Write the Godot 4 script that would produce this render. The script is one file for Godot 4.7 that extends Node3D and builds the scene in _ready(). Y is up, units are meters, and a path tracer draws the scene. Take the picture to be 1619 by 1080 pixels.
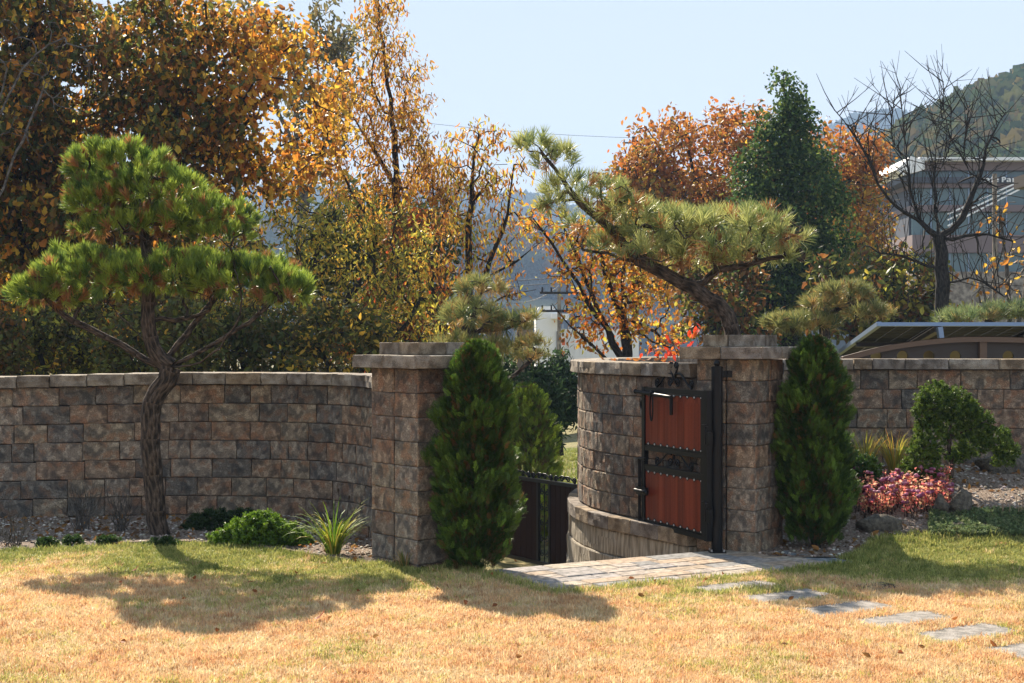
extends Node3D
# A garden gate in autumn: block walls, two capped pillars, clipped pines, a lawn gone tan, trees and a hazy valley behind.

const F := 2248.0      # focal length in pixels of the 1619 pixel wide photograph
const EYE := 1.55      # height of the camera
var rng := RandomNumberGenerator.new()
var taken := {}
var M := {}
var lawn_noise := FastNoiseLite.new()


class MB:
	var v := PackedVector3Array()
	var n := PackedVector3Array()
	var uv := PackedVector2Array()
	var c := PackedColorArray()
	var ix := PackedInt32Array()
	var tint := Color.WHITE

	func vert(p: Vector3, nn: Vector3, t := Vector2.ZERO) -> int:
		v.append(p)
		n.append(nn)
		uv.append(t)
		c.append(tint)
		return v.size() - 1

	func tri(a: Vector3, b: Vector3, d: Vector3) -> void:
		var nn := (d - a).cross(b - a).normalized()
		for p in [a, b, d]:
			ix.append(vert(p, nn, Vector2(p.x, p.y)))

	# a, b, d, e run clockwise as seen from the front
	func quad(a: Vector3, b: Vector3, d: Vector3, e: Vector3, ua := Vector2.ZERO, ub := Vector2.ZERO, ud := Vector2.ZERO, ue := Vector2.ZERO) -> void:
		var nn := (d - a).cross(b - a).normalized()
		var i := vert(a, nn, ua)
		vert(b, nn, ub)
		vert(d, nn, ud)
		vert(e, nn, ue)
		ix.append_array(PackedInt32Array([i, i + 1, i + 2, i, i + 2, i + 3]))

	func box(x: Transform3D, s: Vector3) -> void:
		var h := s / 2.0
		for k in 6:
			var ax := k / 2
			var sg := 1.0 if k % 2 == 0 else -1.0
			var nn := Vector3.ZERO
			nn[ax] = sg
			var p := Vector3.ZERO
			p[(ax + 1) % 3] = 1.0
			var q := nn.cross(p)
			var o := nn * h
			var a := o - p * h - q * h
			var b := o - p * h + q * h
			var d := o + p * h + q * h
			var e := o + p * h - q * h
			var sp := absf((p * s).dot(p))
			var sq := absf((q * s).dot(q))
			quad(x * a, x * b, x * d, x * e, Vector2(0, 0), Vector2(0, sq), Vector2(sp, sq), Vector2(sp, 0))

	func at_box(c0: Vector3, s: Vector3) -> void:
		box(Transform3D(Basis(), c0), s)

	# a bar of square section from a to b
	func bar(a: Vector3, b: Vector3, w: float, d := -1.0) -> void:
		var t := b - a
		var l := t.length()
		t /= l
		var u := (Vector3.UP if absf(t.y) < 0.9 else Vector3.RIGHT).cross(t).normalized()
		box(Transform3D(Basis(u, t.cross(u), t), (a + b) / 2.0), Vector3(w, d if d > 0.0 else w, l))

	func tube(pts: PackedVector3Array, r: PackedFloat32Array, k := 6, lump := 0.0, cap := true) -> void:
		var m := pts.size()
		if m < 2:
			return
		var t := (pts[1] - pts[0]).normalized()
		var u := (Vector3.UP if absf(t.y) < 0.9 else Vector3.RIGHT).cross(t).normalized()
		var first := v.size()
		var run := 0.0
		for i in m:
			var a := pts[maxi(i - 1, 0)]
			var b := pts[mini(i + 1, m - 1)]
			t = (b - a).normalized()
			u = (u - t * u.dot(t)).normalized()
			var w := t.cross(u)
			if i:
				run += pts[i].distance_to(pts[i - 1])
			for j in k + 1:
				var an := TAU * (j % k) / k
				var dir := u * cos(an) + w * sin(an)
				var rr := r[i]
				if lump > 0.0:
					rr *= 1.0 + lump * (sin(an * 2.0 + run * 1.5) * 0.5 + sin(an * 3.0 - run * 3.0 + 1.0) * 0.3 + sin(run * 9.0 + an) * 0.35)
				vert(pts[i] + dir * rr, dir, Vector2(float(j) / k * maxf(0.06, TAU * r[0]), run))
		for i in m - 1:
			for j in k:
				var a2 := first + i * (k + 1) + j
				var b2 := a2 + k + 1
				ix.append_array(PackedInt32Array([a2, b2, b2 + 1, a2, b2 + 1, a2 + 1]))
		if cap:
			for e in [0, m - 1]:
				var nn := (pts[0] - pts[1]).normalized() if e == 0 else (pts[m - 1] - pts[m - 2]).normalized()
				var ce := vert(pts[e], nn)
				var ring := v.size()
				for j in k:
					vert(v[first + e * (k + 1) + j], nn)
				for j in k:
					if e == 0:
						ix.append_array(PackedInt32Array([ce, ring + j, ring + (j + 1) % k]))
					else:
						ix.append_array(PackedInt32Array([ce, ring + (j + 1) % k, ring + j]))

	func rod(a: Vector3, b: Vector3, r: float, k := 8) -> void:
		tube(PackedVector3Array([a, b]), PackedFloat32Array([r, r]), k)

	# one narrow flat blade or needle along a polyline
	func ribbon(pts: PackedVector3Array, w: PackedFloat32Array, side: Vector3) -> void:
		for i in pts.size() - 1:
			var a := side * w[i] * 0.5
			var b := side * w[i + 1] * 0.5
			if w[i + 1] < 0.0004:
				tri(pts[i] - a, pts[i + 1], pts[i] + a)
			else:
				quad(pts[i] - a, pts[i + 1] - b, pts[i + 1] + b, pts[i] + a)

	func ball(o: Vector3, s: Vector3, k := 8, rows := 6) -> void:
		var first := v.size()
		for i in rows + 1:
			var f := PI * i / rows
			for j in k + 1:
				var an := TAU * (j % k) / k
				var d := Vector3(sin(f) * cos(an), cos(f), sin(f) * sin(an))
				vert(o + d * s, (d / s).normalized(), Vector2(float(j) / k, float(i) / rows))
		for i in rows:
			for j in k:
				var a := first + i * (k + 1) + j
				var b := a + k + 1
				ix.append_array(PackedInt32Array([a, b + 1, a + 1, a, b, b + 1]))

	func done(normals := true, colors := false) -> ArrayMesh:
		var arr := []
		arr.resize(Mesh.ARRAY_MAX)
		arr[Mesh.ARRAY_VERTEX] = v
		if normals:
			arr[Mesh.ARRAY_NORMAL] = n
		arr[Mesh.ARRAY_TEX_UV] = uv
		if colors:
			arr[Mesh.ARRAY_COLOR] = c
		arr[Mesh.ARRAY_INDEX] = ix
		var m := ArrayMesh.new()
		m.add_surface_from_arrays(Mesh.PRIMITIVE_TRIANGLES, arr)
		return m


# ------------------------------------------------------------------ naming and placing
func numbered(called: String) -> String:
	var k: int = taken.get(called, 0)
	taken[called] = k + 1
	return called if k == 0 else "%s_%03d" % [called, k]

func tag(o: Node3D, label: String, category := "", group := "", kind := "") -> Node3D:
	if label:
		o.set_meta("label", label)
	if category:
		o.set_meta("category", category)
	if group:
		o.set_meta("group", group)
	if kind:
		o.set_meta("kind", kind)
	return o

func thing(called: String, label: String, category: String, where := Vector3.ZERO, turn := 0.0, group := "") -> Node3D:
	var o := Node3D.new()
	o.name = numbered(called)
	add_child(o)
	o.position = where
	o.rotation.y = turn
	tag(o, label, category, group)
	return o

# a part of a thing in the thing's own axes
func part(called: String, mesh: Mesh, mat: Material, parent: Node3D, x := Transform3D()) -> MeshInstance3D:
	var o := MeshInstance3D.new()
	o.name = called if parent != self else numbered(called)
	o.mesh = mesh
	o.material_override = mat
	o.transform = x
	parent.add_child(o, true)
	return o

# a part whose mesh is given in the scene's axes
func world_part(called: String, mesh: Mesh, mat: Material, parent: Node3D) -> MeshInstance3D:
	return part(called, mesh, mat, parent, parent.transform.affine_inverse())

func structure(called: String, mesh: Mesh, mat: Material, label: String) -> MeshInstance3D:
	var o := part(called, mesh, mat, self)
	tag(o, label, "", "", "structure")
	return o

func many(called: String, mesh: Mesh, mat: Material, xs: Array, cols: PackedColorArray, parent: Node3D) -> MultiMeshInstance3D:
	var mm := MultiMesh.new()
	mm.transform_format = MultiMesh.TRANSFORM_3D
	mm.use_colors = true
	mm.mesh = mesh
	mm.instance_count = xs.size()
	for i in xs.size():
		mm.set_instance_transform(i, xs[i])
		mm.set_instance_color(i, cols[i])
	var o := MultiMeshInstance3D.new()
	o.name = called if parent != self else numbered(called)
	o.multimesh = mm
	o.material_override = mat
	if parent != self:
		o.transform = parent.transform.affine_inverse()
	o.set_meta("kind", "stuff")
	parent.add_child(o, true)
	return o

func at(px: float, py: float, d: float) -> Vector3:
	return Vector3((px - 809.5) / F * d, EYE - (py - 540.0) / F * d, -d)

func xz(px: float, d: float, y := 0.0) -> Vector3:
	return Vector3((px - 809.5) / F * d, y, -d)

func rnd(a := 0.0, b := 1.0) -> float:
	return rng.randf_range(a, b)

func ball_point() -> Vector3:
	while true:
		var p := Vector3(rnd(-1, 1), rnd(-1, 1), rnd(-1, 1))
		if p.length_squared() <= 1.0:
			return p
	return Vector3.ZERO

func facing(dir: Vector3, spin: float, s: float) -> Basis:   # +Y along dir
	var y := dir.normalized()
	var x := (Vector3.UP if absf(y.y) < 0.95 else Vector3.RIGHT).cross(y).normalized()
	return Basis(x, y, x.cross(y)).rotated(y, spin).scaled_local(Vector3(s, s, s))

func mixc(a: Color, b: Color, t: float) -> Color:
	return a.lerp(b, clampf(t, 0.0, 1.0))

func pick(p: Array) -> Color:
	var a: Color = p[rng.randi() % p.size()]
	var k := rnd(0.75, 1.25)
	return Color(a.r * k * rnd(0.92, 1.08), a.g * k * rnd(0.92, 1.08), a.b * k)

func smooth(p: PackedVector3Array, step: float) -> PackedVector3Array:
	var cu := Curve3D.new()
	for i in p.size():
		var t := (p[mini(i + 1, p.size() - 1)] - p[maxi(i - 1, 0)]) / 6.0
		cu.add_point(p[i], -t, t)
	var l := cu.get_baked_length()
	var k := maxi(2, int(ceil(l / step)))
	var out := PackedVector3Array()
	for i in k + 1:
		out.append(cu.sample_baked(l * i / k, true))
	return out

func pxline(a: Array, d: float, dd := 0.0) -> PackedVector3Array:   # [x, y, x, y ...] at about one distance
	var out := PackedVector3Array()
	for i in a.size() / 2:
		out.append(at(a[2 * i], a[2 * i + 1], d + dd * i))
	return out


# ------------------------------------------------------------------ textures and materials
func nbytes(size: int, freq: float, sd: int, oct := 4, type := FastNoiseLite.TYPE_SIMPLEX_SMOOTH, warp := 0.0) -> PackedByteArray:
	var f := FastNoiseLite.new()
	if warp > 0.0:
		f.domain_warp_enabled = true
		f.domain_warp_amplitude = warp
		f.domain_warp_frequency = 0.008
		f.domain_warp_fractal_octaves = 3
	f.noise_type = type
	f.frequency = freq
	f.seed = sd
	f.fractal_octaves = oct
	var im := f.get_seamless_image(size, size, false, false, 0.15)
	im.convert(Image.FORMAT_L8)
	return im.get_data()

func tex(size: int, fn: Callable) -> ImageTexture:   # fn(index) gives an sRGB colour
	var d := PackedByteArray()
	d.resize(size * size * 3)
	for i in size * size:
		var c: Color = fn.call(i)
		d[i * 3] = clampi(int(c.r * 255.0), 0, 255)
		d[i * 3 + 1] = clampi(int(c.g * 255.0), 0, 255)
		d[i * 3 + 2] = clampi(int(c.b * 255.0), 0, 255)
	return ImageTexture.create_from_image(Image.create_from_data(size, size, false, Image.FORMAT_RGB8, d))

func grey_tex(size: int, b: PackedByteArray) -> ImageTexture:
	return ImageTexture.create_from_image(Image.create_from_data(size, size, false, Image.FORMAT_L8, b))

func lin(r: float, g: float, b: float) -> Color:
	return Color(r, g, b).linear_to_srgb()

func mat(c: Color, rough := 0.8, metal := 0.0) -> StandardMaterial3D:
	var m := StandardMaterial3D.new()
	m.albedo_color = c
	m.roughness = rough
	m.metallic = metal
	return m

func leaf_mat(through: float, rough := 0.55, spec := 0.35) -> StandardMaterial3D:
	var m := mat(Color.WHITE, rough)
	m.vertex_color_use_as_albedo = true
	m.cull_mode = BaseMaterial3D.CULL_DISABLED
	m.metallic_specular = spec
	if through > 0.0:
		m.backlight_enabled = true
		m.backlight = Color(through, through, through).linear_to_srgb()
	return m

func solid_leaf(c: Color, through: float) -> StandardMaterial3D:      # one plain leaf colour, the same in the light that comes through
	var m := leaf_mat(through)
	m.vertex_color_use_as_albedo = false
	m.albedo_color = c.linear_to_srgb()
	var k := through / maxf(c.r, maxf(c.g, c.b))
	m.backlight = Color(c.r * k, c.g * k, c.b * k).linear_to_srgb()
	return m

func ramp3(t: float, a: Color, b: Color, c: Color) -> Color:
	return a.lerp(b, t * 2.0) if t < 0.5 else b.lerp(c, t * 2.0 - 1.0)

func bump(m: StandardMaterial3D, t: Texture2D, cm: float) -> StandardMaterial3D:
	m.heightmap_enabled = true
	m.heightmap_texture = t
	m.heightmap_scale = cm
	return m

func textured(t: Texture2D, h: Texture2D, cm: float, scale: float, off := Vector3.ZERO, tint := Color.WHITE, rough := 0.9, triplanar := false) -> StandardMaterial3D:
	var m := mat(tint, rough)
	m.albedo_texture = t
	if h:
		bump(m, h, cm)
	m.uv1_scale = Vector3(scale, scale, scale)
	m.uv1_offset = off
	m.metallic_specular = 0.3
	if triplanar:
		m.uv1_triplanar = true
		m.uv1_world_triplanar = true
	return m

func materials() -> void:
	var S := 1024
	var big := nbytes(S, 0.009, 11, 6, FastNoiseLite.TYPE_SIMPLEX_SMOOTH, 70.0)
	var blot := nbytes(S, 0.008, 23, 5, FastNoiseLite.TYPE_SIMPLEX_SMOOTH, 60.0)
	var fine := nbytes(S, 0.09, 31, 3)
	var grit := nbytes(S, 0.25, 41, 2)
	var streak := nbytes(S, 0.015, 57, 5)
	var dark := lin(0.08, 0.074, 0.069)
	var brown := lin(0.225, 0.188, 0.152)
	var rust := lin(0.265, 0.165, 0.112)
	var pale := lin(0.385, 0.335, 0.27)
	var stone := tex(S, func(i: int) -> Color:
		var b := big[i] / 255.0
		var o := blot[i] / 255.0
		var f := fine[i] / 255.0
		var g := grit[i] / 255.0
		var s := streak[i] / 255.0
		var c := brown.lerp(pale, clampf((s - 0.48) * 4.0, 0.0, 0.85))
		c = c.lerp(rust, clampf((o - 0.54) * 6.0, 0.0, 0.8))
		c = c.lerp(dark, clampf((b - 0.54) * 4.8 + (f - 0.5) * 2.0, 0.0, 0.72))
		c = c * (0.66 + 0.68 * f)
		if g > 0.76:
			c = c.lerp(Color(0.72, 0.69, 0.64), (g - 0.76) * 4.0)
		elif g < 0.26:
			c = c * 0.7
		return c)
	var rough_h := tex(512, _height_rule(nbytes(512, 0.05, 71, 4), nbytes(512, 0.2, 73, 2)))
	for k in 7:
		var tone: Color = [Color(1, 0.98, 0.96), Color(1.0, 0.92, 0.86), Color(0.84, 0.85, 0.87), Color(1.0, 0.97, 0.92), Color(0.88, 0.84, 0.82), Color(0.80, 0.81, 0.82), Color(1, 0.93, 0.87)][k]
		M["stone%d" % k] = textured(stone, rough_h, 0.8, 0.8, Vector3(0.137 * k, 0.291 * k, 0), tone, 0.92)
	var cc := tex(512, _blend_rule(nbytes(512, 0.012, 81, 5), nbytes(512, 0.16, 83, 2), lin(0.13, 0.105, 0.082), lin(0.24, 0.20, 0.158), lin(0.35, 0.305, 0.25)))
	for k in 4:
		M["cap%d" % k] = textured(cc, rough_h, 0.7, 1.0, Vector3(0.21 * k, 0.37 * k, 0), [Color(1, 1, 1), Color(0.9, 0.9, 0.92), Color(1, 0.96, 0.9), Color(0.84, 0.82, 0.8)][k], 0.9)
	var grain := nbytes(512, 0.02, 87, 3)
	var wide := PackedByteArray()      # stretched upright grain of the split retaining blocks
	wide.resize(512 * 512)
	for y in 512:
		for x in 512:
			wide[y * 512 + x] = grain[(y / 7) * 512 + x]
	M.retain = textured(tex(512, _blend_rule(wide, nbytes(512, 0.2, 89, 2), lin(0.17, 0.145, 0.11), lin(0.31, 0.265, 0.205), lin(0.42, 0.37, 0.30))), grey_tex(512, wide), 0.9, 2.2)
	var pv := tex(512, _blend_rule(nbytes(512, 0.02, 91, 4), nbytes(512, 0.2, 93, 2), lin(0.20, 0.185, 0.165), lin(0.32, 0.285, 0.25), lin(0.42, 0.38, 0.34)))
	var pv_h := grey_tex(512, nbytes(512, 0.12, 95, 3))
	for k in 6:
		M["paver%d" % k] = textured(pv, pv_h, 0.3, 1.3, Vector3(0.23 * k, 0.41 * k, 0), [Color(1, 0.97, 0.92), Color(0.9, 0.9, 0.92), Color(1, 0.92, 0.84), Color(0.8, 0.82, 0.85), Color(0.98, 0.95, 0.93), Color(0.93, 0.87, 0.8)][k], 0.85)
	M.slate = textured(pv, pv_h, 0.3, 1.1, Vector3(0.5, 0.1, 0), Color(0.74, 0.80, 0.86), 0.85)
	M.step = textured(pv, pv_h, 0.4, 1.1, Vector3(0.7, 0.3, 0), Color(0.86, 0.86, 0.86), 0.85)
	M.rock = textured(tex(512, _blend_rule(nbytes(512, 0.02, 101, 5), nbytes(512, 0.15, 103, 3), lin(0.045, 0.04, 0.034), lin(0.11, 0.095, 0.075), lin(0.19, 0.165, 0.13))), rough_h, 2.0, 2.0, Vector3.ZERO, Color.WHITE, 0.95, true)
	M.soil = textured(tex(512, _blend_rule(nbytes(512, 0.03, 111, 5), nbytes(512, 0.2, 113, 2), lin(0.09, 0.06, 0.035), lin(0.20, 0.135, 0.07), lin(0.28, 0.20, 0.10))), null, 0, 1.2, Vector3.ZERO, Color.WHITE, 0.95, true)
	M.mulch = textured(tex(512, _blend_rule(nbytes(512, 0.05, 121, 4), nbytes(512, 0.3, 123, 2), lin(0.10, 0.07, 0.05), lin(0.25, 0.185, 0.14), lin(0.42, 0.34, 0.27))), grey_tex(512, nbytes(512, 0.12, 125, 3)), 2.0, 1.5, Vector3.ZERO, Color.WHITE, 0.95, true)
	M.lowland = textured(tex(512, _blend_rule(nbytes(512, 0.02, 131, 5), nbytes(512, 0.2, 133, 2), lin(0.06, 0.065, 0.025), lin(0.16, 0.14, 0.05), lin(0.30, 0.23, 0.10))), null, 0, 0.35, Vector3.ZERO, Color.WHITE, 0.95, true)
	var bk := nbytes(256, 0.03, 141, 4)
	var bkl := PackedByteArray()
	bkl.resize(256 * 256)
	for y in 256:
		for x in 256:
			bkl[y * 256 + x] = bk[(y / 3) * 256 + x]
	var bark_h := grey_tex(256, bkl)
	M.pine_bark = textured(tex(256, _blend_rule(bkl, nbytes(256, 0.2, 143, 2), lin(0.02, 0.016, 0.013), lin(0.075, 0.055, 0.042), lin(0.16, 0.12, 0.095))), bark_h, 2.5, 3.5)
	M.bark = textured(tex(256, _blend_rule(bkl, nbytes(256, 0.2, 145, 2), lin(0.012, 0.011, 0.010), lin(0.032, 0.028, 0.025), lin(0.07, 0.06, 0.052))), bark_h, 1.5, 3.0)
	M.grey_bark = textured(tex(256, _blend_rule(bkl, nbytes(256, 0.2, 147, 2), lin(0.05, 0.045, 0.04), lin(0.14, 0.125, 0.11), lin(0.25, 0.23, 0.2))), bark_h, 1.5, 3.0)
	M.black = mat(lin(0.006, 0.006, 0.007), 0.38)
	M.black.metallic_specular = 0.32
	M.steel = mat(lin(0.55, 0.55, 0.56), 0.3, 0.9)
	var wood := nbytes(256, 0.02, 151, 3)
	var wood2 := PackedByteArray()
	wood2.resize(256 * 256)
	for y in 256:
		for x in 256:
			wood2[y * 256 + x] = wood[(x * 3 % 256) * 256 + (y / 12)]
	for k in 4:
		var r: float = [1.0, 0.9, 1.1, 0.96][k]
		M["red%d" % k] = textured(tex(256, _blend_rule(wood2, nbytes(256, 0.25, 153 + k, 2), lin(0.115 * r, 0.018 * r, 0.007 * r), lin(0.165 * r, 0.028 * r, 0.011 * r), lin(0.21 * r, 0.042 * r, 0.017 * r))), null, 0, 1.0, Vector3.ZERO, Color.WHITE, 0.42)
	M.brown_slat = mat(lin(0.030, 0.015, 0.010), 0.8)
	M.brown_slat.metallic_specular = 0.15
	M.needle = leaf_mat(0.8, 0.4, 0.5)
	M.leaf = leaf_mat(0.95, 0.5, 0.35)
	M.thin_leaf = leaf_mat(0.8, 0.55, 0.3)
	M.scale_leaf = leaf_mat(0.7, 0.5, 0.4)
	M.grass = leaf_mat(0.7, 0.6, 0.3)
	M.far_leaf = leaf_mat(0.3, 0.8, 0.1)
	M.plain_leaf = leaf_mat(0.0, 0.7, 0.3)
	M.white_wall = mat(lin(0.8, 0.8, 0.8), 0.8)
	M.grey_wall = textured(cc, null, 0, 0.4, Vector3.ZERO, Color.WHITE, 0.9, true)
	M.alu = mat(lin(0.20, 0.27, 0.38), 0.4, 0.6)
	M.cell = mat(lin(0.010, 0.010, 0.013), 0.6)
	M.cell.metallic_specular = 0.2
	M.bronze = mat(lin(0.11, 0.068, 0.042), 0.5)
	M.dark_bronze = mat(lin(0.03, 0.024, 0.021), 0.5)
	M.tan_roof = mat(lin(0.28, 0.19, 0.12), 0.5)
	M.cable = mat(lin(0.03, 0.03, 0.035), 0.6)
	M.glass = mat(lin(0.09, 0.15, 0.17), 0.2)
	M.glass.metallic_specular = 0.5
	M.clad = mat(lin(0.17, 0.125, 0.125), 0.7)
	M.dark_band = mat(lin(0.05, 0.055, 0.075), 0.6)
	M.letter = mat(lin(0.8, 0.8, 0.8), 0.5)
	M.road = mat(lin(0.2, 0.19, 0.18), 0.9)
	M.orange_post = mat(lin(0.6, 0.12, 0.03), 0.6)

func _height_rule(a: PackedByteArray, b: PackedByteArray) -> Callable:
	return func(i: int) -> Color:
		var h := a[i] / 255.0 * 0.65 + b[i] / 255.0 * 0.35
		return Color(h, h, h)

func _blend_rule(a: PackedByteArray, b: PackedByteArray, lo: Color, mid: Color, hi: Color) -> Callable:
	return func(i: int) -> Color:
		var t := clampf((a[i] / 255.0 - 0.5) * 1.5 + 0.5 + (b[i] / 255.0 - 0.5) * 0.8, 0.0, 1.0)
		return ramp3(t, lo, mid, hi)


# ------------------------------------------------------------------ the lie of the land
var left_bed := PackedVector2Array([Vector2(-12, 10.45), Vector2(-5.5, 10.4), Vector2(-3.78, 10.49), Vector2(-2.54, 10.79), Vector2(-1.93, 10.62), Vector2(-1.5, 10.25), Vector2(-1.15, 9.95), Vector2(-0.92, 9.82), Vector2(-0.55, 9.9), Vector2(-0.5, 10.4), Vector2(-1.0, 12.6), Vector2(-12, 12.6)])
var right_bed := PackedVector2Array([Vector2(1.72, 10.45), Vector2(1.85, 10.22), Vector2(2.12, 10.08), Vector2(2.45, 10.2), Vector2(2.7, 10.75), Vector2(3.3, 10.9), Vector2(4.5, 10.9), Vector2(7, 10.8), Vector2(12, 10.8), Vector2(12, 13.2), Vector2(1.7, 13.2)])
const PAVE_A := Vector2(-0.16, 9.57)
const PAVE_U := Vector2(0.875, 0.484)
const PAVE_V := Vector2(0.484, -0.875)
const PAVE_L := 2.42
const PAVE_W := 0.96
var stones := []    # centres and angles of the stepping stones, as x and distance

func ground(x: float, d: float) -> float:
	var h := smoothstep(2.1, 2.9, x) * smoothstep(10.2, 12.4, d) * 0.42
	h += lawn_noise.get_noise_2d(x * 8.0, d * 8.0) * 0.012
	h += smoothstep(10.5, 11.8, d) * smoothstep(-0.9, -2.0, x) * 0.03
	h -= smoothstep(-2.5, -6.0, x) * 0.03
	return h

func low_ground(x: float, d: float) -> float:
	var h := -1.14 + lawn_noise.get_noise_2d(x * 2.0, d * 2.0) * 0.08 * smoothstep(14.0, 20.0, d)
	h += smoothstep(-1.0, -4.0, x) * 0.35 * smoothstep(12.5, 14.0, d)
	h += smoothstep(1.5, 4.0, x) * 0.3 * smoothstep(14.0, 16.0, d)
	h -= smoothstep(30.0, 60.0, d) * 1.6
	return h

func on_lawn(px: float, py: float) -> Vector3:
	var d := 5.0
	while d < 14.0 and EYE - (py - 540.0) / F * d > ground((px - 809.5) / F * d, d):
		d += 0.02
	return xz(px, d, ground((px - 809.5) / F * d, d))

func sheet(xs: PackedFloat32Array, ds: PackedFloat32Array, fn: Callable, keep: Callable) -> ArrayMesh:
	var b := MB.new()
	var id := {}
	for j in ds.size():
		for i in xs.size():
			var x := xs[i]
			var d := ds[j]
			var e := 0.05
			var h: float = fn.call(x, d)
			var nn := Vector3(h - float(fn.call(x + e, d)), e, float(fn.call(x, d + e)) - h).normalized()
			id[j * 4096 + i] = b.vert(Vector3(x, h, -d), nn, Vector2(x, d))
	for j in ds.size() - 1:
		for i in xs.size() - 1:
			if not keep.call((xs[i] + xs[i + 1]) / 2.0, (ds[j] + ds[j + 1]) / 2.0):
				continue
			var a: int = id[j * 4096 + i]
			var c: int = id[(j + 1) * 4096 + i]
			b.ix.append_array(PackedInt32Array([a, c, c + 1, a, c + 1, a + 1]))
	return b.done()

func span(parts: Array) -> PackedFloat32Array:      # [from, to, step, from, to, step ...]
	var out := PackedFloat32Array()
	for k in parts.size() / 3:
		var a: float = parts[3 * k]
		while a < parts[3 * k + 1] - 0.0001:
			out.append(a)
			a += parts[3 * k + 2]
	out.append(parts[parts.size() - 2])
	return out

func pave_local(p: Vector2) -> Vector2:
	return Vector2((p - PAVE_A).dot(PAVE_U), (p - PAVE_A).dot(PAVE_V))

# where the upper terrace ends: beyond the walls and at the far edge of the landing
func on_terrace(x: float, d: float) -> bool:
	var q := pave_local(Vector2(x, d))
	if x > -0.75 and x < 1.9 and q.y < 0.1 and d > 9.3:
		return x < -0.2 and d < 9.95 or x > 1.52 and d < 10.7
	if x <= -0.75:
		return d < 12.35 - smoothstep(-1.9, -0.75, x) * 1.6
	if x >= 1.9:
		return d < 13.0 - smoothstep(2.6, 1.9, x) * 1.9
	return true

func build_ground() -> void:
	structure("lawn_ground", sheet(span([-60, -10, 10.0, -10, 10, 0.1, 10, 61, 10.0]), span([-50, 0, 10.0, 0, 5, 0.5, 5, 13.3, 0.1]), ground, on_terrace), M.soil, "tan autumn lawn rolling gently before the block walls")
	var bed := func(x: float, d: float) -> float: return ground(x, d) + 0.012 + lawn_noise.get_noise_2d(x * 60.0, d * 60.0) * 0.012
	structure("planting_bed_ground", sheet(span([-12, -0.5, 0.07]), span([9.8, 12.4, 0.07]), bed, func(x, d): return Geometry2D.is_point_in_polygon(Vector2(x, d), left_bed) and on_terrace(x, d)), M.mulch, "pale gravelly mulch of the bed under the curved left wall")
	structure("planting_bed_ground", sheet(span([1.7, 12, 0.07]), span([9.9, 13.2, 0.07]), bed, func(x, d): return Geometry2D.is_point_in_polygon(Vector2(x, d), right_bed) and on_terrace(x, d)), M.mulch, "pale gravelly mulch of the raised bed before the right wall")
	structure("lower_ground", sheet(span([-700, -40, 30.0, -40, 40, 1.0, 40, 701, 30.0]), span([9.0, 40, 0.5, 40, 80, 5.0, 80, 1300, 30.0]), low_ground, func(_x, _d): return true), M.lowland, "lower garden ground falling away beyond the walls")
	# retaining face under the terrace edge, so that the step down is closed
	var b := MB.new()
	b.box(Transform3D(Basis(Vector3.UP, 0.0), Vector3(-0.62, -0.62, -10.15)), Vector3(0.5, 1.2, 0.3))
	structure("terrace_edge", b.done(), M.retain, "grey face of the terrace beside the steps")


# ------------------------------------------------------------------ block walls
# front face towards +z, base on y = 0, centred on x; rough says which of front, back, left, right are split faces
func rough_box(sx: float, sy: float, sz: float, rough: Array, amp: float, ch: float, sd: int) -> ArrayMesh:
	var b := MB.new()
	var rg := RandomNumberGenerator.new()
	rg.seed = sd
	var hx := sx / 2.0
	var hz := sz / 2.0
	var off := Vector2(rg.randf(), rg.randf())
	var sides := [[Vector3(1, 0, 0), Vector3(0, 0, 1), hx, hz], [Vector3(-1, 0, 0), Vector3(0, 0, -1), hx, hz], [Vector3(0, 0, 1), Vector3(-1, 0, 0), hz, hx], [Vector3(0, 0, -1), Vector3(1, 0, 0), hz, hx]]
	for k in 4:
		var u: Vector3 = sides[k][0]
		var nn: Vector3 = sides[k][1]
		var hu: float = sides[k][2]
		var hn: float = sides[k][3]
		if not rough[k]:
			var o := nn * hn
			b.quad(o - u * hu, o - u * hu + Vector3.UP * sy, o + u * hu + Vector3.UP * sy, o + u * hu, off + Vector2(-hu, 0), off + Vector2(-hu, -sy), off + Vector2(hu, -sy), off + Vector2(hu, 0))
			continue
		var gx := [-1.0, -0.955, -0.35, 0.3, 0.955, 1.0]
		var gy := [0.0, 0.05, 0.5, 0.95, 1.0]
		var grid := []
		for j in gy.size():
			for i in gx.size():
				var edge: bool = i == 0 or j == 0 or i == gx.size() - 1 or j == gy.size() - 1
				var jx := 0.0 if edge else rg.randf_range(-0.04, 0.04)
				var z := hn if edge else hn + ch + rg.randf_range(-0.3, 1.0) * amp
				grid.append(u * (gx[i] + jx) * hu + Vector3.UP * sy * gy[j] + nn * z)
		for j in gy.size() - 1:
			for i in gx.size() - 1:
				var q := []
				for w in [[0, 0], [0, 1], [1, 1], [1, 0]]:
					q.append(grid[(j + w[1]) * gx.size() + i + w[0]])
				var t := []
				for p: Vector3 in q:
					t.append(off + Vector2(p.dot(u), -p.y))
				b.quad(q[0], q[1], q[2], q[3], t[0], t[1], t[2], t[3])
	b.quad(Vector3(-hx, sy, hz), Vector3(-hx, sy, -hz), Vector3(hx, sy, -hz), Vector3(hx, sy, hz), off + Vector2(-hx, hz), off + Vector2(-hx, -hz), off + Vector2(hx, -hz), off + Vector2(hx, hz))
	b.quad(Vector3(-hx, 0, -hz), Vector3(-hx, 0, hz), Vector3(hx, 0, hz), Vector3(hx, 0, -hz))
	return b.done()

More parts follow.
